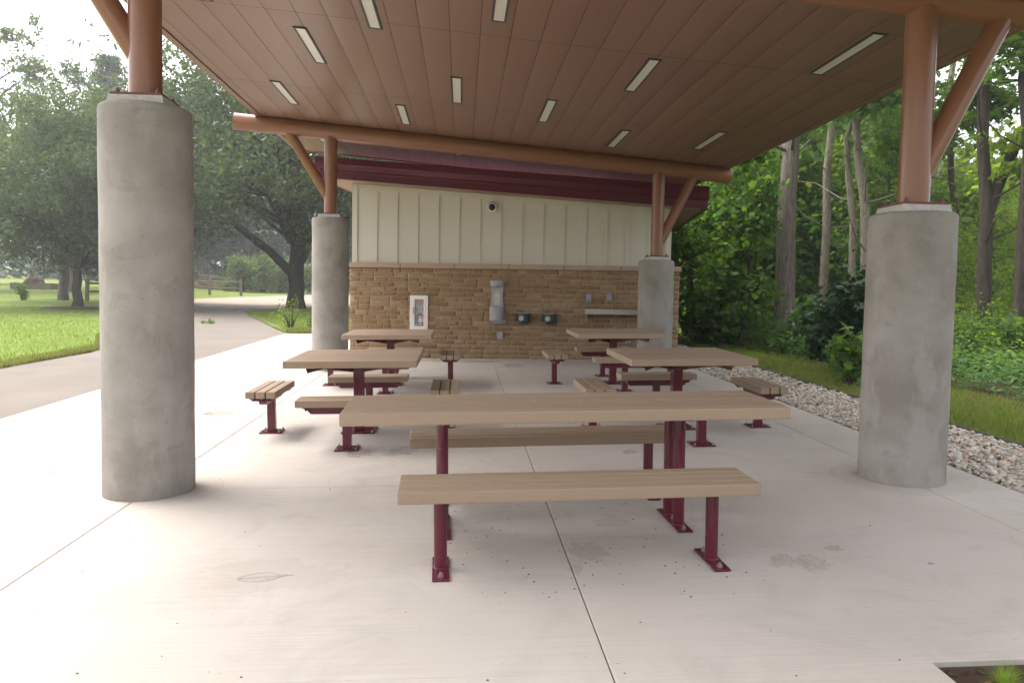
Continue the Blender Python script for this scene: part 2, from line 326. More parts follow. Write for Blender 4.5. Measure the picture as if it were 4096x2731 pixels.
# slab panels with tooled joints
def slab():
    bm = new()
    X = [-5.0, -2.222, .596, 3.379, 4.0]; Y = [-3.0, 2.876, 5.667, 9.51, 13.353, 17.9, 22.4]
    for i in range(len(X)-1):
        for j in range(len(Y)-1):
            x0, x1, y0, y1 = X[i], X[i+1], Y[j], Y[j+1]
            if j == 0 and i == 2: x1 = 1.88
            if j == 0 and i == 3: continue
            gx = .0028 if i != 2 else .0012; gy = .0011 if j in (1, 2, 4) else .0006
            a, b, c, d = x0+.0028, x1-.0028, y0+gy, y1-gy
            cx, cy = (a+b)/2, (c+d)/2
            r = bmesh.ops.create_cube(bm, size=1)
            for v in r['verts']:
                x, y = cx+v.co.x*(b-a), cy+v.co.y*(d-c); v.co = Vector((x, y, G(x, y)-.07+v.co.z*.14))
            es = [e for e in {e for v in r['verts'] for e in v.link_edges} if all(v.co.z > G(v.co.x, v.co.y)-.01 for v in e.verts)]
            bmesh.ops.bevel(bm, geom=es, offset=.004, segments=1, affect='EDGES')
    return obj('patio_slab', bm, 'slab', kind='structure')
SLAB = slab()
bm = new(); poly(bm, [(-5.0,-3),(1.87,-3),(1.87,2.86),(3.99,2.86),(3.99,22.38),(-5,22.38)], .01)
for v in bm.verts: v.co.z = G(v.co.x, v.co.y)-.05+v.co.z
obj('joint_bed', bm, 'dark', kind='structure')

# leaf prints pressed in the slab
def leafprint(cx, cy, L, ang, kind, seed):
    rd = random.Random(seed); bm = new(); ca, sa = math.cos(ang), math.sin(ang)
    def T(x, y): X = cx+ca*x-sa*y; Y = cy+sa*x+ca*y; return (X, Y, G(X, Y)+.0006)
    def ln(pts, r=.0016): tube_path(bm, [T(*p) for p in pts], r*.75, 5)
    n_ = 7
    if kind == 'long':
        w_ = L*.24
        for s in (-1, 1):
            ln([(L*(t/10-.5), s*w_*math.sin(math.pi*min(1, (t/10)**.8))*(1+.12*rd.uniform(-1, 1))) for t in range(11)], .0026)
            for i in range(1, n_): t = i/n_; x = L*(t-.5); ln([(x, 0), (x-.05*L, s*w_*.4*math.sin(math.pi*t)), (x-.13*L, s*w_*.85*math.sin(math.pi*t))])
        ln([(-L*.5, 0), (0, .004), (L*.6, -.004)], .003)
    else:
        for a in ([-1.1, -.5, 0, .5, 1.1] if kind == 'palm' else [-.25, .2]):
            l2 = L*(.55+.2*math.cos(a)); d = (math.cos(a), math.sin(a)); n2 = (-d[1], d[0])
            ln([(d[0]*l2*t/6, d[1]*l2*t/6) for t in range(7)], .0028)
            for i in range(1, 5):
                for s in (-1, 1):
                    b0 = l2*i/6; k2 = l2*.22*(1-abs(i/6-.5)); ln([(d[0]*b0, d[1]*b0), (d[0]*(b0+k2*.8)+n2[0]*s*k2, d[1]*(b0+k2*.8)+n2[1]*s*k2), (d[0]*(b0+k2*.5)+n2[0]*s*k2*1.5, d[1]*(b0+k2*.5)+n2[1]*s*k2*1.5)])
            ln([(d[0]*l2*t/8+n2[0]*.18*l2*math.sin(t*2.4), d[1]*l2*t/8+n2[1]*.18*l2*math.sin(t*2.4)) for t in range(9)])
    obj('leaf_imprint', bm, 'imprint', SLAB, smooth=True)
leafprint(-.99, 3.94, .25, .15, 'long', 1); leafprint(-3.27, 6.26, .27, .1, 'long', 2)
leafprint(-2.9, 8.9, .55, .3, 'palm', 3); leafprint(-.98, 6.78, .32, .2, 'palm', 4); leafprint(-.62, 6.86, .36, -.2, 'palm', 5)
leafprint(1.45, 6.70, .17, -.4, 'palm', 6); leafprint(1.70, 4.03, .2, -.6, 'palm', 7); leafprint(1.82, 3.98, .24, -.35, 'palm', 8)
leafprint(2.05, 4.15, .16, .3, 'two', 9); leafprint(2.5, 3.9, .05, .3, 'two', 10)

# ------------------------------------------------------------------ the shelter
AX = lambda x: 3.934-.0793*x          # beam axis height
CE = lambda x: 4.055-.0793*x          # ceiling height
SH = empty('picnic_shelter', (0, 0, 0), label='open picnic shelter with brown pipe frame on grey concrete columns and sloping panelled ceiling', cat='shelter')
labs = ['tall near left column', 'shorter near right column', 'tall far left column', 'shorter far right column']
for idx, (cx, cy) in enumerate(COLS):
    zt = 2.672 if cx < 0 else 2.074; g0 = G(cx, cy)
    bm = new(); r = .305
    prof = [(r, -.05)]+[(r+.0015*math.sin(i*1.7+idx), g0+(zt-.03-g0)*i/14) for i in range(15)]+[(r-.006, zt-.014), (r-.018, zt-.004), (r-.03, zt), (.02, zt+.004)]
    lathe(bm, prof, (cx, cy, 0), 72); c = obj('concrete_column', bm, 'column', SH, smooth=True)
    bm = new(); P = .171; pz = zt+.005; pt = zt+.055
    vs = [bm.verts.new((cx+sx*(P+.008+e), cy+sy*(P+.008+e), z)) for z, e in ((pz-.02, .012), (pt, 0)) for sx, sy in ((-1,-1),(1,-1),(1,1),(-1,1))]
    for i in range(4): bm.faces.new((vs[i], vs[(i+1) % 4], vs[4+(i+1) % 4], vs[4+i]))
    bm.faces.new(vs[4:]); obj('grout_pad', bm, 'plinth', c)
    bm = new(); box(bm, (cx, cy, pt+.010), (2*P, 2*P, .018), .002); obj('base_plate', bm, 'plate', c)
    for sx in (-1, 1):
        for sy in (-1, 1):
            bm = new(); bx, by = cx+sx*.135, cy+sy*.135; cyl(bm, (bx, by, pt+.019), (bx, by, pt+.040), .017, seg=6); cyl(bm, (bx, by, pt+.04), (bx, by, pt+.055), .009, seg=10); obj('anchor_nut', bm, 'plate', c)
    bm = new(); cyl(bm, (cx, cy, pt+.018), (cx, cy, AX(cx)-.02), .1095, seg=56, cap=False); obj('post', bm, 'brown', SH, smooth=True)
    s = -1 if cx < 0 else 1
    if s < 0: a, b = (cx-.0, cy, zt+.30), (-2.905-.03, cy, AX(-2.93)-.05)
    else: a, b = (cx+.0, cy, zt+.22), (3.99+.02, cy, AX(4.0)-.05)
    bm = new(); cyl(bm, a, b, .084, seg=44, cap=False); obj('brace', bm, 'brown', SH, smooth=True)
    # weld bead at the foot of the brace
for cy in (5.667, 13.353):
    bm = new(); d = Vector((1, 0, -.0793)).normalized()
    a = Vector((-3.80, cy, AX(-3.80))); b = Vector((4.63, cy, AX(4.63)))
    cyl(bm, a, b, .1365, seg=64, cap=False)
    for p, s in ((a, -1), (b, 1)): cyl(bm, p-d*s*.004, p-d*s*.012, .136, seg=48)
    obj('beam', bm, 'brown', SH, smooth=True)
for o_ in list(SH.children):
    if o_.name.startswith('beam'):
        for p in o_.data.polygons: p.use_smooth = len(p.vertices) == 4
# ceiling panels, each a little pillowed
RX0, RX1, RY0, RY1 = -3.345, 4.545, 2.45, 16.29
seams = [RX0]+[.155+.3065*k for k in range(-11, 15) if RX0+.05 < .155+.3065*k < RX1-.05]+[RX1]
cross = [RY0, 4.96, 8.01, 11.0, 14.04, RY1]
V, F = [], []
for i in range(len(seams)-1):
    for j in range(len(cross)-1):
        x0, x1, y0, y1 = seams[i]+.003, seams[i+1]-.003, cross[j]+.005, cross[j+1]-.005
        b0 = len(V); nx, ny = 6, 5; am = random.uniform(.0006, .0022); tw = random.uniform(-.0012, .0012)
        for jj in range(ny+1):
            for ii in range(nx+1):
                u, v = ii/nx, jj/ny; x = x0+(x1-x0)*u; y = y0+(y1-y0)*v
                edge = .004 if ii in (0, nx) or jj in (0, ny) else 0
                V.append((x, y, CE(x)+edge-am*math.sin(math.pi*u)+tw*math.sin(2*math.pi*v)*u))
        for jj in range(ny):
            for ii in range(nx): q = b0+jj*(nx+1)+ii; F.append((q, q+nx+1, q+nx+2, q+1))
link('ceiling_panels', np_mesh('ceiling_panels', np.array(V), np.array(F), True), 'ceil', SH)
bm = new(); vs = []
def slope_box(bm, x0, x1, y0, y1, z0, z1):
    a = [bm.verts.new((x, y, CE(x)+z)) for z in (z0, z1) for x, y in ((x0, y0), (x1, y0), (x1, y1), (x0, y1))]
    for f in ((3,2,1,0), (4,5,6,7), (0,1,5,4), (1,2,6,5), (2,3,7,6), (3,0,4,7)): bm.faces.new([a[i] for i in f])
slope_box(bm, RX0, RX1, RY0, RY1, .012, .36); obj('roof_deck', bm, 'roofing', SH)
bm = new()
slope_box(bm, RX0-.10, RX0-.004, RY0-.1, RY1+.06, -.012, .40); slope_box(bm, RX1+.004, RX1+.07, RY0-.1, RY1+.06, -.012, .40)
slope_box(bm, RX0-.003, RX1+.003, RY1+.004, RY1+.06, -.010, .398); slope_box(bm, RX0-.003, RX1+.003, RY0-.1, RY0-.004, -.010, .398)
obj('roof_edge_trim', bm, 'ceil', SH)

# recessed lights
def light_at(lx, y0, label):
    y1 = y0+1.25; cx, cy = lx, (y0+y1)/2
    t = empty('ceiling_light', (cx, cy, CE(cx)), label=label, cat='ceiling light', group='recessed lights in the shelter ceiling')
    sh = lambda bm: [setattr(v.co, 'z', v.co.z-.0793*v.co.x) for v in bm.verts]
    bm = new()
    for c_, s_ in (((-.058, 0, -.006), (.016, 1.25, .012)), ((.058, 0, -.006), (.016, 1.25, .012)), ((0, -.617, -.006), (.1, .016, .012)), ((0, .617, -.006), (.1, .016, .012)),
                   ((-.071,0,-.003),(.006,1.27,.008)), ((.071,0,-.003),(.006,1.27,.008))): box(bm, c_, s_)
    sh(bm); obj('frame', bm, 'lframe', t)
    bm = new(); box(bm, (0, 0, -.004), (.1, 1.218, .004)); sh(bm); obj('diffuser', bm, 'diff', t)
for lx, y0, lb in [(-2.555, 10.85, 'recessed light nearest the far left corner of the ceiling, before the far beam'), (-1.735, 8.45, 'recessed light second from the left edge of the ceiling, right of the near left post'),
                   (-.915, 11.40, 'short-looking recessed light above the far beam, left of the ceiling middle'), (-.915, 6.94, 'recessed light cut by the top of the photo, left of the middle'),
                   (-.095, 9.64, 'upright recessed light in the middle of the ceiling'), (.32, 6.31, 'recessed light cut by the top of the photo, right of the middle'),
                   (1.145, 10.18, 'recessed light just right of the middle, slanting to the upper right'), (1.98, 8.11, 'recessed light slanting to the upper right, between the middle and the near right post'),
                   (2.385, 11.39, 'small recessed light above the far right post'), (3.64, 10.84, 'thin recessed light near the right ceiling edge beyond the far right post'),
                   (3.64, 6.72, 'long recessed light nearest the near right post'), (-2.545, 6.72, 'recessed light at the top left behind the near left post, only its end showing'),
                   (-.09, 13.70, 'recessed light behind the far beam in line with the ceiling middle'), (-2.615, 13.72, 'recessed light behind the far beam beside the far left post')]:
    light_at(lx, y0, lb)

# ------------------------------------------------------------------ furniture
def bolt(x, y, z, parent, r=.011):
    bm = new(); cyl(bm, (x, y, z), (x, y, z+.002), r*1.35, seg=12); cyl(bm, (x, y, z+.003), (x, y, z+.014), r, seg=6); cyl(bm, (x, y, z+.014), (x, y, z+.022), r*.5, seg=8)
    obj('bolt', bm, 'galv', parent)
def boards(L, W, n_, ztop, th, bev=.008, axis='x'):
    bm = new(); wb = W/n_
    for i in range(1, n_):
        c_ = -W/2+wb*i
        box(bm, (0, c_, ztop-.010-(th-.014)/2) if axis == 'x' else (c_, 0, ztop-.010-(th-.014)/2), (L-.006, .016, th-.014) if axis == 'x' else (.016, L-.006, th-.014))  # filler strips added below the gaps to block light from the floor
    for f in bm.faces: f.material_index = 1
    for i in range(n_):
        c_ = -W/2+wb*(i+.5); dz = random.uniform(-.0008, .0008); dl = random.uniform(-.004, .004)
        if axis == 'x': box(bm, (dl/2, c_, ztop-th/2+dz), (L+dl, wb-.011, th), bev, seg=2)
        else: box(bm, (c_, dl/2, ztop-th/2+dz), (wb-.011, L+dl, th), bev, seg=2)
    return bm
TILT = Matrix.Rotation(.019, 3, 'X') @ Matrix.Rotation(-.018, 3, 'Y')
def seated(o, x, y, rz):                            # stands square on the sloping slab
    o.location = (x, y, G(x, y)); o.rotation_euler = (TILT @ Matrix.Rotation(rz, 3, 'Z')).to_euler(); return o
def square_plate(bm, x, y, s, z=.0, th=.011): box(bm, (x, y, z+th/2+.002), (s, s, th), .002)
def square_table(name='picnic_table'):
    t = empty(name, cat='picnic table', label='tmp', group='square pedestal tables')
    obj('tabletop', boards(1.22, 1.26, 13, .767, .066), 'board', t)
    bm = new(); box(bm, (0, 0, .352), (.104, .104, .676), .008, seg=2); obj('post', bm, 'maroon', t)
    bm = new(); square_plate(bm, 0, 0, .33); p = obj('base_plate', bm, 'maroon', t)
    for sx in (-1, 1):
        for sy in (-1, 1): bolt(sx*.135, sy*.135, .013, p)
    bm = new(); box(bm, (0, 0, .694), (.26, .26, .009)); obj('top_plate', bm, 'maroon', t)
    for k in range(4):                                  # tapering diagonal arms
        a = math.pi/4+k*math.pi/2; rot = Matrix.Rotation(a, 3, 'Z'); bm = new()
        poly(bm, [(.07, .695), (.62, .695), (.60, .635), (.42, .662), (.07, .60)], .008, 'y', -.004); box(bm, (.34, 0, .6975), (.56, .05, .006))
        for v in bm.verts: v.co = rot @ v.co
        ar = obj('support_arm', bm, 'maroon', t)
        for rr in (.3, .55): bm = new(); q = rot @ Vector((rr, .018, 0)); cyl(bm, (q.x, q.y, .692), (q.x, q.y, .683), .008, seg=8); obj('bolt', bm, 'galv', ar)
    return t
def small_bench():                                      # seat boards run along local X
    t = empty('bench', cat='bench', label='tmp', group='small benches round the square tables')
    obj('seat', boards(.86, .29, 3, .462, .064), 'board', t)
    bm = new(); box(bm, (0, 0, .196), (.076, .076, .368), .006, seg=2); obj('leg', bm, 'maroon', t)
    bm = new(); square_plate(bm, 0, 0, .21); p = obj('base_plate', bm, 'maroon', t)
    for sx in (-1, 1):
        for sy in (-1, 1): bolt(sx*.085, sy*.085, .013, p, .009)
    bm = new(); poly(bm, [(-.34, .390), (.34, .390), (.34, .355), (.31, .325), (-.31, .325), (-.34, .355)], .075, 'y', -.0375); obj('support_beam', bm, 'maroon', t)
    for s in (-1, 1):
        bm = new(); poly(bm, [(-.125, .397), (.125, .397), (.125, .388), (.092, .362), (-.092, .362), (-.125, .388)], .008, 'x', s*.345-.004); box(bm, (s*.345, 0, .3945), (.05, .25, .005)); br = obj('seat_bracket', bm, 'maroon', t)
        for y in (-.096, 0, .096): bm = new(); cyl(bm, (s*.362, y, .391), (s*.362, y, .381), .007, seg=8); obj('bolt', bm, 'galv', br)
    return t
PT = freeze(square_table()); PB = freeze(small_bench()); first = [True, True]
def place(proto, k, x, y, rz, label):
    o = proto if first[k] else copy_tree(proto); first[k] = False
    seated(o, x, y, rz); o['label'] = label
TABS = [(-1.0, 7.80, 'near left', 'square tan board table on a maroon post, near left, left of the long table'), (2.22, 7.79, 'near right', 'square tan board table on a maroon post, near right, in front of the pebble strip'),
        (-1.0, 11.27, 'far left', 'square tan board table on a maroon post, far left, below the fire extinguisher cabinet'), (2.24, 11.25, 'far right', 'square tan board table, far right, in front of the far right column')]
for x, y, nm, lb in TABS: place(PT, 0, x, y, 0, lb)
for x, y, nm, lb in TABS:
    for dx, dy, sd_ in ((-.865, 0, 'left'), (.86, 0, 'right'), (0, -.85, 'front'), (0, .83, 'back')):
        place(PB, 1, x+dx, y+dy, 0 if dx == 0 else math.pi/2, 'small three-board bench on the %s side of the %s square table' % (sd_, nm))
# long accessible table and its two benches
def pipe(bm, x, y, h, r=.034): cyl(bm, (x, y, .01), (x, y, h), r, seg=32, cap=False)
t = empty('picnic_table', (.625, 4.705, 0), 0, label='long tan board table on round maroon posts, between the two long benches', cat='picnic table')
seated(t, .635, 4.715, .030)
obj('tabletop', boards(2.60, .735, 8, .767, .070), 'board', t)
for x in (-.73, .715):
    for y in (-.11, .10):
        bm = new(); pipe(bm, x, y, .692); cyl(bm, (x, y, .012), (x, y, .02), .046, .038, seg=24); obj('post', bm, 'maroon', t, smooth=True)
    bm = new(); box(bm, (x, -.02, .0075), (.09, .47, .011), .002); p = obj('base_plate', bm, 'maroon', t)
    for y in (-.215, .175, 0): bolt(x, y, .013, p)
    bm = new(); box(bm, (x, 0, .6935), (.075, .66, .006)); c = obj('top_bracket', bm, 'maroon', t)
    for y in (-.3, -.2, .2, .3): bm = new(); cyl(bm, (x, y, .690), (x, y, .682), .008, seg=8); obj('bolt', bm, 'galv', c)
bm = new(); box(bm, (0, -.04, .6935), (.1, .5, .006)); c = obj('stiffener_bar', bm, 'maroon', t)
for y in (-.27,): bm = new(); cyl(bm, (0, y, .690), (0, y, .681), .009, seg=8); obj('bolt', bm, 'galv', c)
def long_bench(x, y, label, rz=0):
    t = empty('bench', (x, y, G(x, y)), rz, label=label, cat='bench', group='long benches at the long table')
    seated(t, x, y, rz)
    obj('seat', boards(1.86, .375, 4, .462, .064), 'board', t)
    for lx in (-.72, .735):
        bm = new(); pipe(bm, lx, 0, .393, .034); cyl(bm, (lx, 0, .012), (lx, 0, .02), .046, .038, seg=24); obj('leg', bm, 'maroon', t, smooth=True)
        bm = new(); box(bm, (lx, -.01, .0075), (.088, .33, .011), .002); p = obj('base_plate', bm, 'maroon', t)
        for yy in (-.13, .115): bolt(lx, yy, .013, p, .013)
        bm = new(); box(bm, (lx, 0, .3955), (.075, .31, .005)); c = obj('seat_bracket', bm, 'maroon', t)
        for yy in (-.12, .12): bm = new(); cyl(bm, (lx+.0, yy, .393), (lx+.0, yy, .386), .008, seg=8); obj('bolt', bm, 'galv', c)
        bm = new(); box(bm, (lx*.78+.0, -.02, .3955), (.10, .25, .005)); obj('seat_bracket', bm, 'maroon', t)
    return t
long_bench(.630, 4.010, 'long four-board bench in front, nearest the camera', .029); long_bench(.60, 5.315, 'long four-board bench behind the long table, seen through its posts', .036)

# ------------------------------------------------------------------ building
A0 = R(-8.98); B = empty('restroom_building', (-2.177, 15.4127, 0), A0, label='park building with cream siding over tan stone and a maroon edged shed roof', cat='building')
BM = Matrix.Translation((-2.177, 15.4127, 0)) @ Matrix.Rotation(A0, 4, 'Z')
gw = lambda x: .159+.0148*x
Z0, ZC = .09, 1.925
CABH = (1.235, .765, 1.515, 1.360)      # hole for the cabinet: x0, z0, x1, z1
bm = new()                               # mortar backing round the hole
for x0, x1, z0, z1 in ((-.005, CABH[0], .0, ZC), (CABH[2], 6.352, .0, ZC), (CABH[0], CABH[2], .0, CABH[1]), (CABH[0], CABH[2], CABH[3], ZC)): box(bm, ((x0+x1)/2, .068, (z0+z1)/2), (x1-x0, .14, z1-z0))
WALL = obj('stone_wall', bm, 'mortar', B)
ch = (ZC-Z0)/20
def stone_block(V, F, x0, x1, z0, z1, dpt=.03, side=False):
    nx, nz = max(3, int((x1-x0)/.035)), 4; b0 = len(V); ph = random.uniform(0, 50); pr = random.uniform(-.006, .010); sl = random.uniform(-.05, .05)
    for j in range(nz+1):
        for i in range(nx+1):
            u, v = i/nx, j/nz; x = x0+(x1-x0)*u; z = z0+(z1-z0)*v
            ed = i in (0, nx) or j in (0, nz)
            dd = .005 if ed else .014+pr*.6+sl*(u-.5)*.10+.007*noise.noise((x*9, z*22, ph))+.004*noise.noise((x*30, z*40, ph))
            x += .0022*noise.noise((x*20, z*20, ph+5)); z += .0024*noise.noise((x*14, z*20, ph+9))
            V.append((x, -dd, z) if not side else (0, 0, 0))
    W_ = nx+1
    for j in range(nz):
        for i in range(nx): q = b0+j*W_+i; F.append((q, q+1, q+W_+1, q+W_))
    # skirt back into the mortar
    ring = [b0+i for i in range(nx+1)]+[b0+j*W_+nx for j in range(1, nz+1)]+[b0+nz*W_+i for i in range(nx-1, -1, -1)]+[b0+j*W_ for j in range(nz-1, 0, -1)]
    bk = []
    for q in ring: V.append((V[q][0], .012, V[q][2])); bk.append(len(V)-1)
    for a in range(len(ring)): c_ = (a+1) % len(ring); F.append((ring[a], bk[a], bk[c_], ring[c_]))
V, F = [], []
for c_ in range(20):
    z0, z1 = Z0+ch*c_+.006, Z0+ch*(c_+1)-.006
    if z1 < .16: pass
    x = -.01-random.uniform(0, .12)
    while x < 6.355:
        L = random.choice([.16, .22, .27, .27, .27, .30, .36, .40]); xa, xb = max(x, -.01)+.006, min(x+L, 6.36)-.006
        x += L
        if xb-xa < .05: continue
        if z1 > CABH[1]-.01 and z0 < CABH[3]-.012 and xb > 1.20 and xa < 1.55:     # cut stones at the cabinet
            for a, b in ((xa, min(xb, 1.225)), (max(xa, 1.525), xb)):
                if b-a > .03: stone_block(V, F, a, b, z0, z1)
            continue
        stone_block(V, F, xa, xb, z0, z1)
link('stone_facing', np_mesh('stone_facing', np.array(V), np.array(F)), 'stone', WALL)
# sides and back of the building
bm = new(); box(bm, (3.1735, 3.6, 1.0), (6.33, 6.9, 1.9)); obj('stone_wall', bm, 'stone', B)
js = [-.025, 1.0, 2.06, 3.12, 4.18, 5.25, 6.385]
bm = new()
for a, b in zip(js, js[1:]): box(bm, ((a+b)/2, .055, ZC+.047), (b-a-.008, .19, .09), .006)
obj('ledge_stone', bm, 'cap', B)
ST = lambda x: 3.555-.0734*x
bm = new(); zb = ZC+.094                      # siding sheet, sloping top
def quadwall(bm, x0, x1, y, zlo, ztop, yb):
    a = [bm.verts.new(p) for p in ((x0,y,zlo),(x1,y,zlo),(x1,y,ztop(x1)),(x0,y,ztop(x0)),(x0,yb,zlo),(x1,yb,zlo),(x1,yb,ztop(x1)),(x0,yb,ztop(x0)))]
    for f in ((0,1,2,3),(5,4,7,6),(1,5,6,2),(4,0,3,7),(3,2,6,7),(0,4,5,1)): bm.faces.new([a[i] for i in f])
quadwall(bm, .035, 6.17, .050, zb, ST, 6.95); SD = obj('siding', bm, 'siding', B)
bm = new()
quadwall(bm, .02, .125, .026, zb, lambda x: ST(x)-.001, .049); quadwall(bm, 6.08, 6.185, .026, zb, lambda x: ST(x)-.001, .049)
quadwall(bm, .127, 6.078, .012, zb+.001, lambda x: zb+.001+.0, .034) if False else None
def lowtop(x): return ST(x)-.10
for k in range(15):
    x = .46+k*.4064+(.0)
    if x < 6.05: quadwall(bm, x, x+.063, .032, zb, lowtop, .049)
a = [bm.verts.new(p) for p in ((.127,.030,lowtop(.127)),(6.078,.030,lowtop(6.078)),(6.078,.030,ST(6.078)-.002),(.127,.030,ST(.127)-.002),(.127,.049,lowtop(.127)),(6.078,.049,lowtop(6.078)),(6.078,.049,ST(6.078)-.002),(.127,.049,ST(.127)-.002))]
for f in ((0,1,2,3),(5,4,7,6),(1,5,6,2),(4,0,3,7),(3,2,6,7),(0,4,5,1)): bm.faces.new([a[i] for i in f])
obj('battens', bm, 'siding', SD)
# roof: soffit, fascia, top
bm = new()
def roofbox(bm, x0, x1, y0, y1, z0, z1):
    a = [bm.verts.new((x, y, ST(x)+z)) for z in (z0, z1) for x, y in ((x0, y0), (x1, y0), (x1, y1), (x0, y1))]
    for f in ((3,2,1,0), (4,5,6,7), (0,1,5,4), (1,2,6,5), (2,3,7,6), (3,0,4,7)): bm.faces.new([a[i] for i in f])
roofbox(bm, -.45, 6.70, -.44, 7.4, .02, .36); RF = obj('roof', bm, 'roofmar', B)
bm = new(); x = -.45
while x < 6.70: roofbox(bm, x+.002, min(x+.30, 6.70)-.002, -.44, 7.4, .001, .018); x += .30
obj('soffit', bm, 'soffit', RF)
prof = [(-.445, .0), (-.445, .125), (-.455, .135), (-.455, .155), (-.50, .17), (-.535, .255), (-.545, .265), (-.545, .385), (-.40, .385), (-.40, .0)]
bm = new(); xa, xb = -.53, 6.775
A_ = [bm.verts.new((xa, y, ST(xa)+z-.002)) for y, z in prof]; B_ = [bm.verts.new((xb, y, ST(xb)+z-.002)) for y, z in prof]; n_ = len(prof)
for i in range(n_): bm.faces.new((A_[i], A_[(i+1) % n_], B_[(i+1) % n_], B_[i]))
bm.faces.new(A_); bm.faces.new(B_)
for v in bm.verts:                           # lower band stops short at both ends
    if v.co.y > -.5 and v.co.z < ST(v.co.x)+.14: v.co.x += .07 if v.co.x < 0 else -.07
bmesh.ops.recalc_face_normals(bm, faces=bm.faces); obj('fascia', bm, 'roofmar', RF)
bm = new()
for x0, x1, s in ((-.53, -.455, 0), (6.705, 6.775, 1)): roofbox(bm, x0, x1, -.395, 7.4, .002 if not s else .003, .383)
obj('fascia', bm, 'roofmar', RF)
bm = new(); box(bm, (-.06, .9, 2.25), (.10, .22, .26), .01); box(bm, (-.06, .9, 2.06), (.09, .2, .08)); obj('wall_lamp', bm, 'roofmar', B)

# ------------------------------------------------------------------ wall fixtures (local frame of the front wall)
YW = {'extinguisher_cabinet': -.030, 'outlet_cover': -.026, 'wall_vent': -.026, 'wall_shelf': -.026, 'drinking_fountain': -.026, 'bottle_filler': -.026}
def wthing(name, x, z, **kw):
    t = empty(name, BM @ Vector((x, YW.get(name, -.018), z)), A0, **kw); return t
# cabinet
t = wthing('extinguisher_cabinet', 1.375, 1.063, label='white framed glass fire extinguisher cabinet set in the stone wall', cat='cabinet')
def frame(bm, w_, h_, b_, y0, y1):
    for c_, s_ in (((-(w_-b_)/2, 0), (b_, h_)), (((w_-b_)/2, 0), (b_, h_)), ((0, (h_-b_)/2), (w_-2*b_, b_)), ((0, -(h_-b_)/2), (w_-2*b_, b_))): box(bm, (c_[0], (y0+y1)/2, c_[1]), (s_[0], y1-y0, s_[1]))
bm = new(); frame(bm, .353, .664, .042, -.010, .02); obj('trim', bm, 'white', t)
bm = new(); frame(bm, .262, .592, .034, -.014, .012); box(bm, (-.088, -.001, 0), (.012, .024, .52)); D_ = obj('door', bm, 'white', t)
bm = new(); box(bm, (.0, -.006, 0), (.19, .003, .52)); obj('pane', bm, 'glass', D_)
bm = new(); box(bm, (-.103, -.022, .04), (.026, .012, .12), .002); cyl(bm, (-.103, -.014, -.045), (-.103, -.03, -.045), .010, seg=16); obj('latch', bm, 'steel', D_)
bm = new(); box(bm, (0, .135, 0), (.26, .004, .58)); box(bm, (-.129, .07, 0), (.004, .13, .58)); box(bm, (.129, .07, 0), (.004, .13, .58)); box(bm, (0, .07, -.288), (.25, .13, .004)); box(bm, (0, .07, .288), (.25, .13, .004)); obj('liner', bm, 'silver', t)
bm = new()
for s in (-1, 1):
    tube_path(bm, [(s*.075, .130, .17), (s*.03, .127, .10), (s*.02, .127, .06), (s*.03, .127, .02), (s*.08, .130, -.05)], .0035, 6)
tube_path(bm, [(-.08, .130, .13), (0, .127, .10), (.08, .130, .14)], .0035, 6); tube_path(bm, [(-.08, .130, -.01), (0, .127, .02), (.08, .130, -.02)], .0035, 6)
obj('bracket', bm, 'paper', t)
def text(body, size, parent, x, y, z, m, ext=.0006):
    cu = bpy.data.curves.new('txt', 'FONT'); cu.body = body; cu.size = size; cu.extrude = ext; cu.align_x = 'CENTER'; cu.offset = size*.02
    to = bpy.data.objects.new('txt', cu); COL.objects.link(to); dg = bpy.context.evaluated_depsgraph_get(); me = bpy.data.meshes.new_from_object(to.evaluated_get(dg))
    bpy.data.objects.remove(to); bpy.data.curves.remove(cu)
    o = link('lettering', me, m, parent); o.location = (x, y, z); o.rotation_euler = (math.pi/2, 0, 0); return o
text('FIRE', .034, D_, .012, -.0085, .215, 'redink'); text('EXTINGUISHER', .0235, D_, .006, -.0085, .19, 'redink')
e = wthing('fire_extinguisher', 1.400, .80, label='small red fire extinguisher with pale label inside the wall cabinet', cat='fire extinguisher')
e.location = BM @ Vector((1.400, .052, .795))
bm = new(); lathe(bm, [(.0, 0), (.046, .002), (.050, .012), (.050, .20), (.044, .225), (.026, .243), (.015, .250), (.015, .262), (0, .262)], seg=28); obj('cylinder', bm, 'red', e, smooth=True)
bm = new(); lathe(bm, [(.0508, .085), (.0508, .185)], seg=28); lb = obj('label_band', bm, 'paper', e, smooth=True)
bm = new(); lathe(bm, [(.0514, .150), (.0514, .168)], seg=28); obj('stripe', bm, 'red', lb, smooth=True)
bm = new()
for k in range(6):
    a = -math.pi/2+(k-2.5)*.36; q = Vector((math.cos(a)*.0512, math.sin(a)*.0512, .112)); box(bm, q, (.007, .004, .014))
obj('pictograms', bm, 'black', lb)
bm = new(); s_ = .0512; poly(bm, [(-.022, .045), (0, .030), (.022, .045), (0, .060)], .002, 'y', -s_-.0015); obj('diamond_mark', bm, 'paper', e)
bm = new(); box(bm, (0, 0, .272), (.03, .03, .02), .003); poly(bm, [(-.01, .282), (.06, .300), (.062, .309), (-.01, .294)], .016, 'y', -.008); poly(bm, [(-.012, .268), (.05, .262), (.05, .27), (-.012, .279)], .016, 'y', -.008); obj('handle', bm, 'steel', e)
bm = new(); tube_path(bm, [(-.012, -.01, .272), (-.04, -.012, .262), (-.062, -.014, .22), (-.068, -.014, .14), (-.062, -.012, .05)], .008, 10); obj('hose', bm, 'black', e, smooth=True)
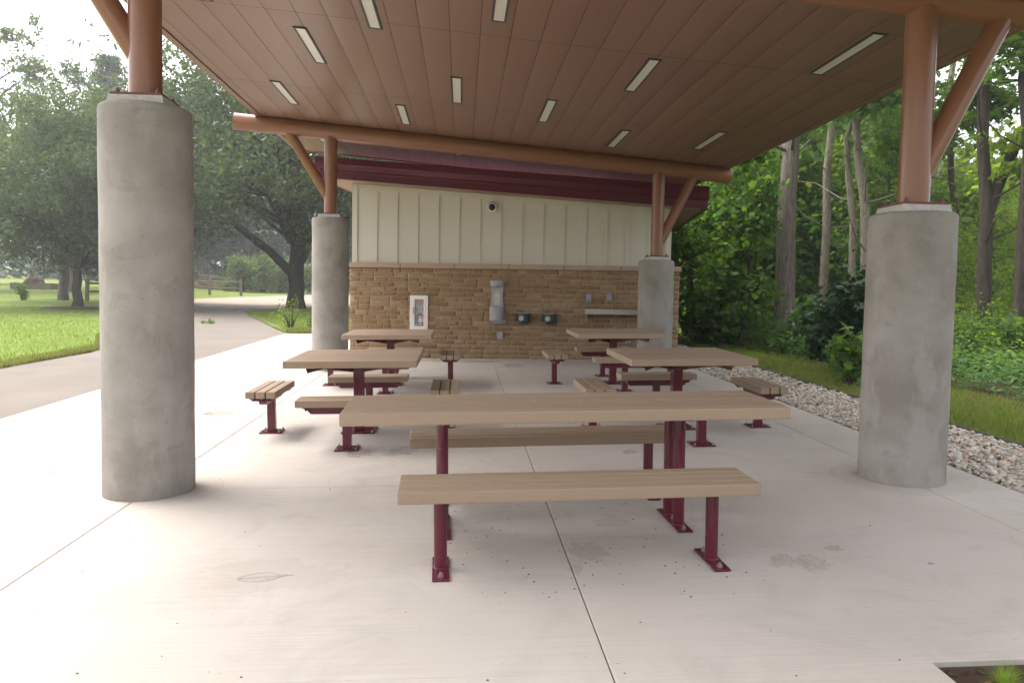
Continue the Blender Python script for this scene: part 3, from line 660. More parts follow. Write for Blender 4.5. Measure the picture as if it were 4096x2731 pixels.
# bottle filler
def dshape(w_, d_, n_=14, back=.0):
    return [(-w_/2, back)]+[(-w_/2*math.cos(math.pi*i/n_), -d_*.45-d_*.55*math.sin(math.pi*i/n_)) for i in range(n_+1)]+[(w_/2, back)]
def push_button(parent, x, y, z):
    bm = new(); cyl(bm, (x, y, z), (x, y-.010, z), .047, seg=32); cyl(bm, (x, y-.01, z), (x, y-.022, z), .030, .026, seg=28); cyl(bm, (x, y-.022, z), (x, y-.03, z), .016, seg=20); obj('push_button', bm, 'steel', parent, smooth=False)
t = wthing('bottle_filler', 2.905, .90, label='grey wall bottle filling station with a bowl below, left of two dark fountains', cat='bottle filler')
bm = new(); poly(bm, dshape(.268, .20), .105, 'z', .697); obj('top_cap', bm, 'greyp', t)
bm = new(); pr = [(-.128, .30), (-.118, .38), (-.110, .48), (-.112, .56), (-.120, .64), (-.124, .697), (.124, .697), (.120, .64), (.112, .56), (.110, .48), (.118, .38), (.128, .30)]
poly(bm, pr, .06, 'y', -.062); HS = obj('housing', bm, 'greyp', t)
bm = new(); pr = [(-.053, .335), (-.057, .34), (-.057, .53), (-.050, .56), (-.033, .585), (-.033, .61), (.033, .61), (.033, .585), (.050, .56), (.057, .53), (.057, .34), (.053, .335)]
poly(bm, pr, .003, 'y', -.0665); obj('bottle_panel', bm, 'steel', HS)
bm = new(); poly(bm, [(-.052, .495), (-.052, .53), (-.046, .552), (.046, .552), (.052, .53), (.052, .495)], .002, 'y', -.0688); obj('panel_label', bm, 'yellow', HS)
bm = new(); cyl(bm, (-.01, -.10, .697), (-.01, -.10, .665), .016, .008, seg=16); obj('spout', bm, 'steel', t)
bm = new(); poly(bm, dshape(.270, .24), .095, 'z', .205); obj('upper_bowl', bm, 'greyp', t)
bm = new(); poly(bm, dshape(.266, .236), .006, 'z', .198); obj('seam_band', bm, 'steel', t)
bm = new(); poly(bm, dshape(.270, .24), .155, 'z', .042); obj('lower_bowl', bm, 'greyp', t)
push_button(t, -.012, -.237, .105)
bm = new(); box(bm, (.055, -.03, .02), (.235, .05, .075), .003); BK = obj('mounting_bracket', bm, 'greyp', t)
for x in (-.035, .14): bm = new(); cyl(bm, (x, -.055, .01), (x, -.062, .01), .009, seg=10); obj('bolt', bm, 'galv', BK)
bm = new(); cyl(bm, (.15, -.02, .20), (.15, -.05, .18), .018, seg=14); tube_path(bm, [(.15, -.04, .2), (.155, -.05, .16), (.15, -.03, .13)], .01, 8); obj('valve', bm, 'steel', t)
def fountain(x, label):
    t = wthing('drinking_fountain', x, .895, label=label, cat='drinking fountain', group='dark wall drinking fountains')
    bm = new(); poly(bm, dshape(.275, .25), .150, 'z', .043); obj('bowl', bm, 'navy', t)
    bm = new(); poly(bm, dshape(.262, .238), .004, 'z', .194); obj('rim', bm, 'steel', t)
    push_button(t, -.02, -.247, .103)
    bm = new(); cyl(bm, (.055, -.10, .196), (.055, -.10, .235), .010, seg=14); tube_path(bm, [(.055, -.10, .235), (.055, -.10, .255), (.045, -.105, .268), (.03, -.11, .262)], .008, 10); obj('spout', bm, 'steel', t, smooth=True)
    bm = new(); box(bm, (.028, -.03, .018), (.225, .05, .07), .003); bk = obj('mounting_bracket', bm, 'navy', t)
    for q in (-.06, .115): bm = new(); cyl(bm, (q, -.055, .012), (q, -.062, .012), .010, seg=10); obj('bolt', bm, 'galv', bk)
fountain(3.415, 'dark teal drinking fountain next to the grey bottle filler'); fountain(3.915, 'dark teal drinking fountain furthest right, away from the grey bottle filler')
def outlet(x, z, label, w_=.096, h_=.152):
    t = wthing('outlet_cover', x, z, label=label, cat='outlet cover', group='grey outlet covers on the stone wall')
    bm = new(); box(bm, (0, -.012, 0), (w_+.006, .024, h_+.01), .003); obj('back_box', bm, 'greyp', t)
    bm = new(); poly(bm, [(-.024, -h_/2+.012), (-.055, -h_/2+.004), (-.062, -h_/2+.02), (-.058, h_/2-.02), (-.03, h_/2-.002), (-.024, h_/2-.002)], w_, 'x', -w_/2); obj('hinged_cover', bm, 'greyp', t)
    bm = new(); box(bm, (0, -.060, -h_/2+.016), (.022, .006, .018)); obj('latch', bm, 'black', t)
outlet(4.654, 1.407, 'left one of two grey outlet covers above the steel shelf'); outlet(5.044, 1.419, 'right one of two grey outlet covers above the steel shelf')
outlet(2.972, .650, 'grey outlet cover low on the wall under the bottle filler'); outlet(5.419, .625, 'grey outlet cover low on the wall beside the far right column')
t = wthing('wall_vent', 4.42, .752, label='grey framed metal access panel low on the wall, partly behind the far right table', cat='access panel')
bm = new(); frame(bm, .205, .165, .02, -.012, .004); obj('frame', bm, 'greyp', t)
bm = new(); box(bm, (0, -.002, 0), (.163, .004, .123)); obj('panel', bm, 'silver', t)
t = wthing('wall_shelf', 5.15, 1.11, label='long stainless steel shelf on the stone wall beside the far right column', cat='shelf')
bm = new(); box(bm, (0, -.16, .022), (1.12, .32, .006)); box(bm, (0, -.322, .010), (1.12, .004, .034)); obj('shelf_top', bm, 'steel', t)
bm = new(); box(bm, (0, -.004, .055), (1.11, .004, .060)); obj('upstand', bm, 'steel', t)
for x in (-.54, .54): bm = new(); poly(bm, [(0, .018), (-.30, .018), (-.30, .0), (-.035, -.15), (0, -.15)], .003, 'x', x); box(bm, (x+.012*(1 if x < 0 else -1), -.003, -.07), (.026, .004, .16)); obj('bracket', bm, 'steel', t)
t = wthing('security_camera', 2.780, 3.10, label='white dome security camera high on the cream siding', cat='security camera')
bm = new(); cyl(bm, (0, .05, .04), (0, -.05, .03), .075, seg=32); obj('mount', bm, 'greyp', t)
bm = new(); cyl(bm, (0, -.02, .0), (0, -.055, -.012), .088, .082, seg=40); obj('housing', bm, 'white', t, smooth=False)
bm = new(); bmesh.ops.create_uvsphere(bm, u_segments=28, v_segments=16, radius=.066); [setattr(v, 'co', v.co+Vector((0, -.055, .0))) for v in bm.verts]; obj('dome', bm, 'dome', t, smooth=True)

# ------------------------------------------------------------------ vegetation helpers
LEAF = {
 'quad': np.array([(-.5,0,0), (.05,-.25,.03), (.5,0,-.04), (-.05,.25,.03)]),
 'oak': np.array([(-.5,0,0), (-.2,-.25,.02), (.05,-.16,.02), (.3,-.26,.0), (.5,0,-.05), (.3,.26,0), (.05,.16,.02), (-.2,.25,.02)]),
 'maple': np.array([(-.5,0,0), (-.32,-.40,-.06), (-.12,-.22,0), (.08,-.52,-.10), (.14,-.20,0), (.55,0,-.12), (.14,.20,0), (.08,.52,-.10), (-.12,.22,0), (-.32,.40,-.06)]),
 'needle': np.array([(-.5,-.05,0), (.5,-.10,.0), (.6,0,-.03), (.5,.10,0), (-.5,.05,0)])}
def leaf_mesh(name, C, size, kind, up=.7, g=None, sv=.35):
    g = g or rng; n_ = len(C); T = LEAF[kind]; k_ = len(T)
    nrm = g.normal(size=(n_, 3)); nrm /= np.linalg.norm(nrm, axis=1, keepdims=True); nrm = nrm*(1-up)+np.array([0, 0, up]); nrm /= np.linalg.norm(nrm, axis=1, keepdims=True)
    a = g.normal(size=(n_, 3)); a -= nrm*(a*nrm).sum(1, keepdims=True); a /= np.linalg.norm(a, axis=1, keepdims=True); b = np.cross(nrm, a)
    s = size*(1+sv*g.normal(size=n_)).clip(.45, 1.8)
    V = C[:, None, :]+s[:, None, None]*(T[None, :, 0, None]*a[:, None, :]+T[None, :, 1, None]*b[:, None, :]+T[None, :, 2, None]*nrm[:, None, :])
    return np_mesh(name, V.reshape(-1, 3), np.arange(n_*k_).reshape(n_, k_))
def trunk_mesh(paths, seg=10):
    bm = new()
    for pts, rad in paths: tube_path(bm, pts, rad, seg if rad[0] > .06 else 6)
    return bm
def wob(a, b, n_, amp, rd):
    a, b = Vector(a), Vector(b); out = []
    for i in range(n_+1):
        t = i/n_; e = amp*math.sin(math.pi*t); out.append(a.lerp(b, t)+Vector((rd.uniform(-e, e), rd.uniform(-e, e), rd.uniform(-e, e)*.5)))
    return out
def broadleaf(h, cb, cr, tr, nl, ls, kind='quad', seed=1, lobes=34, fork=.35, sparse=1.0, lean=(0, 0), clump=.9, flat=.8, top=1.0):
    """trunk paths + leaf centres. h height, cb crown base, cr crown radius, tr trunk radius"""
    rd = random.Random(seed); g = np.random.default_rng(seed); paths = []; tips = []
    top_ = Vector((lean[0], lean[1], h*.9)); fk = Vector((lean[0]*fork, lean[1]*fork, max(cb*.85, h*fork*.6)))
    main = wob((0, 0, -.1), fk, 4, tr*.22, rd); paths.append((main, [tr*1.45, tr*1.08, tr, tr*.95, tr*.88]))
    nb = rd.choice([3, 4]); up_ = wob(fk, top_, 5, cr*.10, rd); paths.append((up_, [tr*.8, tr*.6, tr*.45, tr*.3, tr*.18, .02]))
    for i in range(lobes):
        t = rd.random(); ang = rd.uniform(0, 2*math.pi); zc = cb+(h-cb)*(.06+.94*t**.8); e = math.sqrt(max(.02, 1-((zc-cb)/(h-cb)*1.7-.7)**2)) if (zc-cb)/(h-cb) > .41 else .62+.38*(zc-cb)/(h-cb)/.41
        rr = cr*e*math.sqrt(rd.uniform(.15, 1)); c_ = Vector((lean[0]*zc/h+rr*math.cos(ang), lean[1]*zc/h+rr*math.sin(ang), zc*top))
        tips.append(c_)
        if i < lobes*.6:
            s0 = fk.lerp(top_, max(0, min(.8, (zc-fk.z)/(top_.z-fk.z)-.25))); r0 = tr*rd.uniform(.22, .42)*(1-.5*t)
            mid = s0.lerp(c_, .5)+Vector((0, 0, rd.uniform(.0, .12)*cr)); p = [s0, s0.lerp(mid, .5)+Vector((rd.uniform(-.2,.2), rd.uniform(-.2,.2), 0)), mid, mid.lerp(c_, .6), c_]
            paths.append((p, [r0, r0*.8, r0*.6, r0*.38, .015]))
            for _ in range(2):
                q = c_+Vector((rd.uniform(-1,1), rd.uniform(-1,1), rd.uniform(-.4,.5)))*cr*.28; paths.append(([mid, mid.lerp(q, .5), q], [r0*.4, r0*.25, .01])); tips.append(q)
    gn = lambda size: np.clip(g.normal(size=size), -1.7, 1.7)
    tips = np.array([tuple(t_) for t_ in tips]); per = max(1, int(nl/len(tips)))
    sub = []
    for t_ in tips:
        s_ = cr*.20*clump*rd.uniform(.7, 1.4); m_ = 7
        cc = t_+gn((m_, 3))*[s_, s_, s_*flat]
        for c_ in cc: sub.append(c_+gn((max(1, int(per*sparse/m_)), 3))*[s_*.46, s_*.46, s_*.34])
    C = np.concatenate(sub); C = C[C[:, 2] > cb*.72]
    return trunk_mesh(paths), C
def make_tree(name, label, x, y, m_leaf_, m_bark_, ls, kind='quad', up=.5, cat='tree', group=None, rz=0, **kw):
    t = empty(name, (x, y, H(x, y)-.03), rz, label=label, cat=cat, group=group)
    bm, C = broadleaf(ls=ls, **kw)
    obj('trunk', bm, m_bark_, t, smooth=True)
    link('crown', leaf_mesh('crown', C, ls, kind, up), m_leaf_, t); return t
def conifer(h, cr, tr, seed, nl, cb=.15):
    rd = random.Random(seed); g = np.random.default_rng(seed); paths = [(wob((0,0,-.1), (rd.uniform(-.3,.3), 0, h), 6, .1, rd), [tr*1.3, tr, tr*.85, tr*.65, tr*.45, tr*.25, .02])]; Cs = []
    nt_ = int(h*2.2); per = nl//(nt_*5)
    for i in range(nt_):
        z = h*(cb+(1-cb)*i/nt_); L = cr*(1-i/nt_)**.75*rd.uniform(.7, 1.15)+.3
        for k in range(5):
            a = rd.uniform(0, 2*math.pi); e = Vector((math.cos(a)*L, math.sin(a)*L, z-.05*L+rd.uniform(-.2,.3))); paths.append(([(0, 0, z), Vector((0, 0, z)).lerp(e, .5)+Vector((0,0,.1*L)), e], [.05, .03, .01]))
            tt = g.uniform(.25, 1.05, per)[:, None]; c_ = np.array([0, 0, z])+(np.array(e)-np.array([0, 0, z]))*tt; Cs.append(c_+g.normal(size=(per, 3))*[.32, .32, .12])
    return trunk_mesh(paths, 8), np.concatenate(Cs)
def copy_tree_obj(src, x, y, rz, s, label, group=None, sz=None):
    o = copy_tree(src); o.location = (x, y, H(x, y)-.03); o.rotation_euler = (0, 0, rz); o.scale = (s, s, sz or s); o['label'] = label
    if group: o['group'] = group
    return o

# ------------------------------------------------------------------ left side: lawn, oaks, far woods
TG = 'trees of the park beyond the lawn'
make_tree('oak_tree', 'big spreading oak with a thick dark trunk standing in the grass island by the drive', -8.7, 41.5, 'oakl', 'barkd', .19, 'oak', .42, seed=21, h=13.2, cb=2.9, cr=8.6, tr=.40, nl=62000, lobes=58, fork=.32, clump=.70, group=None)
# its long low limb to the left
OAK = bpy.data.objects['oak_tree']
bm = trunk_mesh([([(-.25, 0, 1.9), (-1.2, -.2, 2.9), (-2.6, -.4, 4.0), (-4.0, -.6, 5.2), (-4.7, -.5, 6.8), (-5.6, -.4, 8.2)], [.24, .21, .18, .15, .11, .05]),
                 ([(0, 0, 1.5), (.08, 0, 3.2), (-.05, 0, 5.0), (-.5, .1, 7.4), (-.7, .2, 9.6)], [.40, .36, .32, .22, .08]),
                 ([(.2, 0, 2.5), (.9, .2, 4.0), (1.5, .3, 6.0), (2.4, .4, 8.0)], [.28, .22, .17, .08]),
                 ([(-.1, -.3, 3.5), (-.9, -1.0, 5.6), (-1.3, -1.5, 7.4), (-3.0, -2.2, 8.6), (-5.2, -2.6, 9.2)], [.3, .26, .22, .15, .05]),
                 ([(-1.3, -1.5, 7.2), (-1.2, -1.6, 9.0), (-1.9, -1.8, 11.0)], [.22, .16, .06]),
                 ([(-1.3, -1.5, 7.0), (-2.6, -1.9, 6.6), (-4.6, -2.3, 7.2), (-6.2, -2.5, 7.5)], [.16, .14, .1, .03])], 12)
obj('limb', bm, 'barkd', OAK, smooth=True)
make_tree('oak_tree', 'small round oak with dense crown in a mulch ring on the lawn', -18.0, 37.7, 'oakl2', 'barkd', .15, 'oak', .4, seed=5, h=8.7, cb=2.1, cr=4.6, tr=.21, nl=80000, lobes=60, fork=.25, clump=.95)
bm = new(); lathe(bm, [(1.5, -.02), (1.2, .05), (.3, .09), (0, .09)], (0, 0, 0), 30)
for v in bm.verts: v.co.z += .02*noise.noise(v.co*3)
o = obj('mulch_ring', bm, 'soil', label='brown mulch ring round the foot of the small round oak', cat='mulch ring'); o.location = (-18.0, 37.5, H(-18, 37.5)-.03)
T2 = make_tree('park_tree', 'mid-size tree with a plain grey trunk just left behind the small oak', -22.3, 45.1, 'oakl', 'barkg', .25, 'quad', .4, seed=8, h=9.2, cb=3.0, cr=4.0, tr=.24, nl=22000, lobes=36, fork=.3, group=TG)
L1 = make_tree('locust_tree', 'tall airy tree at the left picture edge with a leaning dark trunk', -32.5, 53.6, 'locl', 'barkd', .24, 'quad', .45, seed=13, h=19, cb=8, cr=4.2, tr=.30, nl=9000, lobes=24, fork=.3, lean=(1.5, 0), clump=.50, group=TG)
freeze(T2); freeze(L1)
for x, y, rz, s, lb in [(-30.5, 62, 2.1, .92, 'tall airy tree right of the leaning one, sky showing through its top'), (-39.5, 66, 4.0, .95, 'tall airy tree partly cut by the left picture edge')]: copy_tree_obj(L1, x, y, rz, s, lb)
for x, y, rz, s, lb in [(-28.0, 58, 1.0, .95, 'round tree behind the small oak, right of the grey trunk'), (-36.5, 57, 2.4, .9, 'round tree filling the left edge behind the planter'), (-3.0, 52, .4, 1.3, 'pale green tree rising behind the park building roof'), (3.5, 40, 3.1, 1.15, 'green tree behind the right half of the building roof'), (-45, 75, 5, 1.0, 'round tree far left at the end of the lawn'), (-12.5, 96, 5, 1.2, 'round tree in the dark woods beyond the parking lot')]:
    copy_tree_obj(T2, x, y, rz, s, lb, group=TG)
bm, C = conifer(21, 4.6, .36, 31, 14000)
PN = empty('pine_tree', (-27.5, 66, H(-27.5, 66)-.03), label='pine with a bare grey trunk behind the brush pile', cat='pine', group='pines in the dark woods beyond the parking lot')
obj('trunk', bm, 'barkg', PN, smooth=True); link('crown', leaf_mesh('crown', C, .46, 'needle', .45), 'pinel', PN); freeze(PN)
PN.location = (-26.6, 82, H(-26.6, 82)-.03)
pl = ['pine left of the bare grey trunk, mostly behind the near left column', 'pine between the brush pile and the shrubs', 'pine right behind the light green shrubs', 'pine behind the big oak trunk', 'pine just left of the far left column', 'tall pine whose top shows over the small oak', 'pine at the far back left of the lawn house', 'pine in the second row behind the brush pile', 'pine in the second row behind the shrubs', 'pine in the second row right of the big oak', 'pine on the far left in the second row', 'pine deep behind the building', 'pine deep behind the parking lot']
for i, (x, y, s) in enumerate([(-31, 84, 1), (-22.8, 84, .95), (-19.6, 92, 1.0), (-15.4, 94, .9), (-12, 98, 1.05), (-30.5, 70, .95), (-46, 100, 1.05), (-28.5, 97, .95), (-23, 100, 1.1), (-8, 101, 1.0), (-40, 104, 1), (2, 90, .9), (-17, 108, 1.1)]):
    copy_tree_obj(PN, x, y, i*1.7, s, pl[i])
# far wood mass: a belt of dark foliage and trunks that reads as one
bm = new(); g = np.random.default_rng(3); Cs = []
for i in range(150):
    x = g.uniform(-110, 45); y = g.uniform(108, 128)+(8 if x < -50 else 0); hh = g.uniform(8, 14)
    nb = 60; Cs.append(np.array([x, y, H(x, y)])+g.normal(size=(nb, 3))*[2.6, 2.0, hh*.27]+[0, 0, hh*.45])
Cs = np.concatenate(Cs); link('far_woods', leaf_mesh('far_woods', Cs, 1.5, 'quad', .3), 'oakl', kind='stuff')
Cs = np.concatenate([np.array([x, y, H(x, y)])+g.normal(size=(70, 3))*[1.2, 1.0, .9]+[0, 0, 1.3] for x, y in zip(g.uniform(-60, 12, 120), g.uniform(92, 106, 120))])
link('wood_edge_undergrowth', leaf_mesh('wood_edge_undergrowth', Cs, .55, 'quad', .4), 'pinel', kind='stuff')
g = np.random.default_rng(6); Cs = np.concatenate([np.array([x, y, H(x, y)])+g.normal(size=(70, 3))*[2.6, 2.0, hh*.25]+[0, 0, hh*.42] for x, y, hh in zip(g.uniform(20, 75, 90), g.uniform(66, 84, 90), g.uniform(7, 11, 90))])
link('far_woods', leaf_mesh('far_woods', Cs, .9, 'quad', .2), 'mapl2', kind='stuff')
# shrubs
def shrub(name, label, x, y, rx, h, n_, ls, m_, kind='quad', seed=1, group=None, cat='shrub', up=.45, lo=.15):
    g = np.random.default_rng(seed); t = empty(name, (x, y, H(x, y)-.03), label=label, cat=cat, group=group); rd = random.Random(seed); paths = []
    cl = []
    for i in range(16):
        a = rd.uniform(0, 6.28); r = rx*math.sqrt(rd.random())*.8; z = h*(lo+rd.random()*(.85-lo))*(1-.35*(r/rx)**2); cl.append((r*math.cos(a), r*math.sin(a), z))
        paths.append(([(r*.15*math.cos(a), r*.15*math.sin(a), -.02), (r*.5*math.cos(a), r*.5*math.sin(a), z*.55), cl[-1]], [.018*h, .012*h, .004*h]))
    C = np.concatenate([np.array(c)+g.normal(size=(n_//16, 3))*[rx*.22, rx*.22, h*.12] for c in cl]); C = C[C[:, 2] > .03]
    obj('stems', trunk_mesh(paths, 6), 'barkd', t, smooth=True); link('foliage', leaf_mesh('foliage', C, ls, kind, up), m_, t); return t
for i, (x, y, rx, h, lb) in enumerate([(-19.2, 69, 1.5, 3.1, 'leftmost light green shrub, at the end of the rail fence'), (-17.9, 71.5, 1.5, 3.9, 'twiggy light green shrub, second from the rail fence'), (-16.9, 73.5, 1.6, 3.6, 'third light green shrub, left of the big oak trunk'), (-15.6, 75, 1.8, 3.3, 'rounded shrub touching the big oak trunk'), (-13.1, 76, 1.7, 3.5, 'light green shrub between the big oak and the far left column')]):
    shrub('shrub', lb, x, y, rx, h, 2600, .26, 'shrubl', 'quad', 40+i, 'light green shrubs beyond the parking lot')
shrub('small_bush', 'tiny green bush alone on the lawn, left of the small oak', -24.1, 44.3, .35, 1.0, 400, .14, 'mapl', 'quad', 51)
shrub('weed', 'slender weedy sapling at the near edge of the grass island', -5.4, 25.0, .5, 1.1, 360, .07, 'mapl2', 'quad', 52, cat='weed')
shrub('weed', 'low leafy weed right beside the far left column', -4.55, 24.2, .35, .7, 300, .07, 'mapl', 'quad', 53, cat='weed')
shrub('fallen_twig', 'little leafy twig lying on the drive, near the island edge', -8.6, 27.0, .22, .18, 70, .10, 'mapl', 'quad', 54, cat='twig')
shrub('fallen_twig', 'leafy twig lying farther up the drive', -11.4, 31.5, .3, .14, 60, .12, 'mapl2', 'quad', 55, cat='twig')
# rail fences
def rail_fence(x0, y0, x1, y1, n_, label):
    t = empty('rail_fence', (x0, y0, H(x0, y0)-.03), label=label, cat='fence', group='split rail fences'); d = Vector((x1-x0, y1-y0)); 
    for i in range(n_+1):
        p = d*i/n_; z = H(x0+p.x, y0+p.y)-H(x0, y0); bm = new(); box(bm, (p.x, p.y, z+.6), (.19, .15, 1.3), .02, Matrix.Rotation(.03*(-1)**i, 3, 'Y')); obj('post', bm, 'wood', t)
        if i < n_:
            q = d*(i+1)/n_; zq = H(x0+q.x, y0+q.y)-H(x0, y0)
            for hz in (.55, 1.0): bm = new(); cyl(bm, (p.x, p.y, z+hz+random.uniform(-.05,.05)), (q.x, q.y, zq+hz+random.uniform(-.05,.05)), .065, .055, 8); obj('rail', bm, 'wood', t)
rail_fence(-22.8, 57.5, -16.9, 60.8, 3, 'weathered split rail fence beyond the parking lot in front of the brush pile')
rail_fence(-20.9, 44.9, -18.2, 45.5, 1, 'short weathered rail fence just left of the near left column')
# brush pile, logs
t = empty('brush_pile', (-20.6, 70.5, H(-20.6, 70.5)-.03), label='pile of dead twigs and cut logs behind the rail fence', cat='brush pile'); rd = random.Random(4); bm = new()
for i in range(420):
    a = Vector((rd.gauss(-1, 2.0), rd.gauss(0, .9), abs(rd.gauss(.35, .45)))); d = Vector((rd.uniform(-1,1), rd.uniform(-1,1), rd.uniform(-.4,.5))).normalized()*rd.uniform(.4, 1.3); tube_path(bm, [a, a+d*.5+Vector((0,0,.05)), a+d], [.022, .016, .006], 4)
obj('twigs', bm, 'brush', t)
bm = new()
for i in range(44): x = rd.uniform(.4, 3.0); z = rd.uniform(.1, .7); cyl(bm, (x, -.3+rd.uniform(-.2,.2), z), (x+rd.uniform(-.1,.1), .5, z), rd.uniform(.09, .16), seg=9)
obj('logs', bm, 'wood', t)
bm = new(); box(bm, (-1.2, -.2, 1.15), (2.6, .9, .08), 0, Matrix.Rotation(.12, 3, 'Y')); obj('board', bm, 'wood', t)
# planter box, litter bin shape, house far left
t = empty('raised_planter', (-33.0, 62.4, H(-33, 62.4)-.03), label='long low wooden planter with a dark heap on the far lawn', cat='planter')
bm = new(); box(bm, (0, 0, .22), (3.0, 1.2, .5), .02); obj('box', bm, 'wood', t)
bm = new(); lathe(bm, [(.8, .45), (.6, .75), (.25, 1.0), (0, 1.05)], seg=14); 
for v in bm.verts: v.co += Vector((noise.noise(v.co*3), noise.noise(v.co*4), noise.noise(v.co*5)))*.15
obj('soil_heap', bm, 'soil', t)
t = empty('house', (-48, 108, H(-48, 108)), .1, label='pale sided house at the far end of the lawn, mostly hidden by leaves', cat='house')
bm = new(); box(bm, (0, 0, 1.5), (16, 8, 3.2)); obj('wall', bm, 'siding', t)
bm = new()
for i in range(9): box(bm, (0, -4.02, .4+i*.32), (16.02, .05, .04))
obj('clapboard_lines', bm, 'edging', t)
bm = new(); poly(bm, [(-5, 3.1), (5, 3.1), (0, 5.6)], 16.6, 'x', -8.3); obj('roof', bm, 'edging', t)

# ------------------------------------------------------------------ right side: woods
FG = 'trunks and crowns of the wood on the right'
def px(v, Y): return Y*math.tan(.066+math.atan((v*1.7415-2048)/3099.2))
def wood_tree(label, x, y, tr, h, seed, path=None, m_='barkg', lm='mapl', cb=4.5, cr=2.8, nl=5200, ls=.15, kind='maple', extra=(), lobes=34, clump=.8):
    t = empty('wood_tree', (x, y, H(x, y)-.05), label=label, cat='tree', group=FG)
    bm, C = broadleaf(h, cb, cr, tr, nl, ls, seed=seed, lobes=lobes, fork=.8, clump=clump)
    bm.free(); rd = random.Random(seed); g = np.random.default_rng(seed)
    path = path or wob((0, 0, -.1), (rd.uniform(-.4, .4), 0, h*.95), 7, .12, rd)
    n_ = len(path); paths = [(path, [tr*1.35]+[tr*(1-.55*i/n_) for i in range(1, n_)])]+list(extra)
    for i in range(5):
        z = rd.uniform(cb*.6, h*.8); a = rd.uniform(0, 6.28); L = rd.uniform(.9, cr); p = Vector(path[min(n_-1, max(0, int(z/h*n_)))]); e = p+Vector((math.cos(a)*L, math.sin(a)*L, rd.uniform(.3, 1.5)))
        paths.append(([p, p.lerp(e, .3)+Vector((0, 0, -.05)), p.lerp(e, .65)+Vector((.05, 0, .12)), e], [tr*.16, tr*.12, tr*.08, .006]))
    obj('trunk', trunk_mesh(paths, 14), m_, t, smooth=True)
    link('crown', leaf_mesh('crown', C, ls, kind, .40), lm, t); return t
bx, by = 7.66, 18.0
wood_tree('thick straight rough-barked trunk, the widest in the wood on the right', bx, by, .26, 13, 61, [(0,0,-.1),(.02,0,.8),(.0,0,2.2),(-.02,0,3.4),(.04,0,4.6),(-.02,0,5.6),(.05,0,7.5),(.1,0,10)], 'barkg', cb=8.2, cr=2.8, nl=2000)
wood_tree('slim straight grey trunk right of the thick one', px(1887, 20), 20, .13, 12, 62, m_='barkl', path=[(0,0,-.1),(.0,0,1.5),(.03,0,3),(-.03,0,4.5),(.05,0,5.6),(.02,0,7),(.1,0,9.5)], cb=6.2, nl=2000)
X_ = px(1985, 17.5)
wood_tree('pale leaning pair of trunks rising beside the near right column', X_, 17.5, .13, 11, 63, [(0,0,-.1),(.0,0,1.2),(-.05,0,2.3),(-.12,0,3.4),(-.33,0,4.4),(-.42,0,5.4),(-.6,0,7.5)], 'barkl', cb=6.4, nl=2000,
   extra=[([(-.15,.3,-.1),(-.2,.3,1.6),(-.22,.3,3.0),(-.36,.3,3.9),(-.5,.25,4.9),(-.45,.1,5.3)], [.09,.085,.08,.075,.06,.05]), ([(-.42,0,5.2),(.2,0,6.0),(.9,0,7.3)], [.07,.05,.03])])
X_ = px(2252, 15)
wood_tree('dark forked trunk near the right picture edge', X_, 15, .155, 11, 64, [(.05,0,-.1),(.02,0,1.2),(0,0,2.4),(-.02,0,3.2),(-.16,0,4.4),(-.22,0,6.0),(-.2,0,8)], 'barkd', cb=6.8, nl=1700, lobes=26,
   extra=[([(0,0,2.9),(.22,0,3.6),(.55,0,4.4),(1.0,0,5.3),(1.6,0,6.4)], [.12,.11,.10,.09,.05])])
wood_tree('thin dark crooked trunk between the near right column and the forked tree', px(2178, 19), 19, .10, 10, 65, [(.1,0,-.1),(.05,0,2),(.1,0,3.4),(-.12,0,4.2),(-.18,0,5),(-.02,0,6),(.2,0,8)], 'barkd', cb=6.8, nl=500)
wood_tree('dark trunk cut by the right picture edge', px(2350, 14), 14, .12, 10, 66, None, 'barkd', cb=6.4, nl=1500)
wood_tree('pale slanting trunk high behind the near right brace', px(2130, 22), 22, .13, 11, 67, [(-.6,0,-.1),(-.4,0,2),(-.1,0,4.5),(.25,0,6.8),(.5,0,9)], 'barkl', cb=7, nl=500)
for i, (v, Y, tr, lb) in enumerate([(1680, 27, .17, 'short-looking trunk low behind the building corner'), (1632, 31, .17, 'twin of thin trunks just right of the building corner'), (1722, 33, .2, 'dark bent trunk left of the thick rough-barked one'), (1850, 30, .16, 'dark trunk glimpsed between the thick and the slim trunks'), (1935, 34, .2, 'dark trunk glimpsed right of the slim grey trunk'), (2300, 30, .2, 'trunk glimpsed under the forked tree at the right edge'), (2215, 26, .13, 'thin trunk right beside the forked tree'), (1580, 40, .2, 'far trunk touching the building corner')]):
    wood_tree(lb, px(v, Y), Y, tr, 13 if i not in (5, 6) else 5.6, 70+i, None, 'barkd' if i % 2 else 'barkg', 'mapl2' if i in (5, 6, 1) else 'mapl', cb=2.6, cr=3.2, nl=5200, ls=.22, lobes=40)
# deeper crowns as copies of two mid-distance trees
DT = make_tree('deciduous_tree', 'leafy tree in the middle of the right wood', 14, 34, 'mapl', 'barkd', .34, 'quad', .55, seed=81, h=13, cb=1.5, cr=4.4, tr=.2, nl=12000, lobes=56, fork=.3, group='leafy trees deeper in the right wood')
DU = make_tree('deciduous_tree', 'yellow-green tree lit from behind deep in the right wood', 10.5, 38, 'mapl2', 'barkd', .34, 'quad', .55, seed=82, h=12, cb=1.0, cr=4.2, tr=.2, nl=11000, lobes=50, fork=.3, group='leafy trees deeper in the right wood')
freeze(DT); freeze(DU)
dl = ['behind the building corner', 'left of the thick trunk, far back', 'right behind the thick trunk', 'between slim trunk and leaning pair', 'behind the near right column', 'behind the forked trunk', 'at the right picture edge, far back', 'in the back row left', 'in the back row middle', 'in the back row right', 'in the last row behind the thick trunk', 'in the last row at the right edge']
